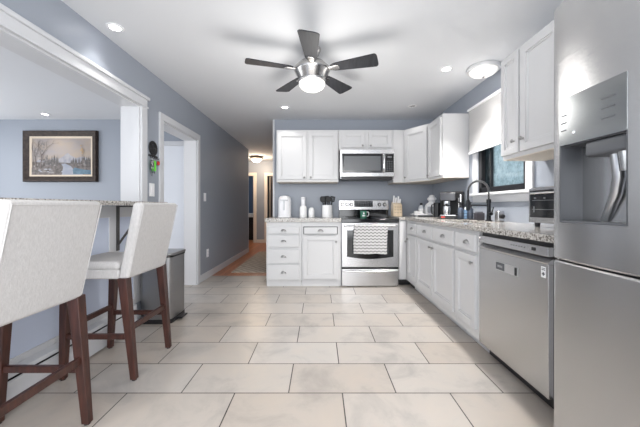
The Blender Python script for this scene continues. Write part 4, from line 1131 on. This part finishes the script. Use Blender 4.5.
# faucet
t = thing('faucet', 'black gooseneck kitchen faucet with coiled spring spout behind the sink', 'faucet', (1.63, 2.80, Z))
fm = mat('faucet_black', rgb(44, 45, 48), .3, .7)
m = MB(); m.lathe([(0, 0), (.032, 0), (.032, .006), (.020, .012), (.017, .17), (.021, .172), (.021, .205), (.018, .21), (0, .21)], 24); m.build('column', fm, t)
arch = [(0, 0, .20), (0, 0, .255)] + [(-.10 + .10 * math.cos(a), 0, .285 + .10 * math.sin(a)) for a in [PI * i / 16 for i in range(17)]] + [(-.20, 0, .20)]
m = MB(); m.tube(arch, .0075, 12)
L_ = len(arch); coil = []
def arch_pt(s):
    s = s * (L_ - 1); i = min(int(s), L_ - 2); return Vector(arch[i]).lerp(Vector(arch[i + 1]), s - i)
sp = m.build('spout', fm, t)
m = MB(); turns = 40
for i in range(turns):
    s = .03 + .9 * i / turns; p = arch_pt(s); q = arch_pt(min(1, s + .01)); d_ = (q - p).normalized(); u = d_.cross(Vector((0, 1, 0))).normalized(); v = Vector((0, 1, 0))
    coil.append([p + .009 * (u * math.cos(b) + v * math.sin(b)) for b in [2 * PI * k / 10 for k in range(10)]])
for c_ in coil: m.tube(c_, .0028, 6, closed=True)
m.build('spring', steel_dark, sp)
m = MB(); m.lathe([(0, .10), (.016, .10), (.019, .115), (.018, .185), (.012, .205), (0, .205)], 20, (-.20, 0, 0)); m.build('spray_head', fm, sp)
m = MB(); m.tube([(0, 0, .15), (-.10, 0, .152), (-.185, 0, .152)], .006, 8); m.build('docking_arm', fm, t)
m = MB(); m.tube([(0, 0, .07), (.0, -.045, .07)], .017, 14); m.tube([(0, -.045, .07), (0, -.06, .10), (.0, -.075, .135)], .006, 8); m.build('lever', fm, t)

# by the sink
t = thing('soap_caddy', 'black wire caddy holding soap bottles behind the kitchen sink', 'caddy', (1.575, 3.14, Z))
m = MB(); m.box(-.085, .085, -.04, .04, 0, .006, .002); m.build('tray', black_plastic, t)
m = MB()
for z in (.035, .065): m.tube([(x, y, z) for x, y in rrect(-.085, .085, -.04, .04, .015, 3)], .0022, 6, closed=True)
for x in (-.08, -.04, 0, .04, .08):
    for y in (-.04, .04): m.tube([(x, y, .004), (x, y, .066)], .0018, 6)
m.build('wire_rail', black_metal, t)
dark_gl = mat('dark_soap_bottle', rgb(70, 78, 92), .15, spec=.6); blue_soap = mat('blue_soap', rgb(118, 150, 184), .3, spec=.6)
for (dx, lb, mt) in ((-.052, 'dark soap bottle with black pump at the left of the caddy', dark_gl), (.052, 'dark soap bottle with black pump at the right of the caddy', dark_gl)):
    t = thing('soap_bottle', lb, 'soap bottle', (1.575 + dx, 3.14, Z + .0065), 0, 'soap bottles in the caddy')
    m = MB(); m.lathe([(0, 0), (.028, 0), (.030, .004), (.030, .105), (.016, .120), (0, .120)], 20); m.build('body', mt, t)
    m = MB(); m.lathe([(0, .120), (.015, .120), (.015, .140), (.006, .142), (.006, .168), (.013, .169), (.013, .180), (0, .181)], 14); m.box(-.04, .0, -.007, .007, .170, .180, .002); m.build('pump', black_plastic, t)
t = thing('soap_bottle', 'pale blue dish soap bottle between the two dark bottles in the caddy', 'soap bottle', (1.575, 3.14, Z + .0065), 0, 'soap bottles in the caddy')
m = MB(); m.lathe([(0, 0), (.018, 0), (.019, .004), (.019, .085), (.012, .10), (0, .10)], 18); m.build('body', blue_soap, t)
m = MB(); m.lathe([(0, .10), (.010, .10), (.008, .125), (0, .126)], 12); m.build('cap', white_plastic, t)
t = thing('sponge_holder', 'small dark box shaped sponge holder between soap caddy and faucet', 'sponge holder', (1.64, 2.97, Z))
m = MB(); m.box(-.05, .03, -.035, .035, 0, .075, .006); m.build('box', mat('charcoal_plastic', rgb(62, 60, 66), .5), t)
m = MB(); m.box(-.04, .02, -.025, .025, .07, .088, .006); m.build('sponge', mid_plastic, t)
t = thing('soap_dispenser', 'squat grey soap dispenser with round black knob beside the faucet', 'soap dispenser', (1.66, 2.68, Z))
m = MB(); m.box(-.03, .03, -.03, .03, 0, .10, .008); m.build('body', mat('silver_trim', (.6, .6, .61, 1), .25, 1), t)
m = MB(); m.lathe([(0, 0), (.018, 0), (.022, .006), (.022, .02), (.016, .026), (0, .027)], 20, (0, -.029, .05), 'Y'); m.build('knob', black_plastic, t)
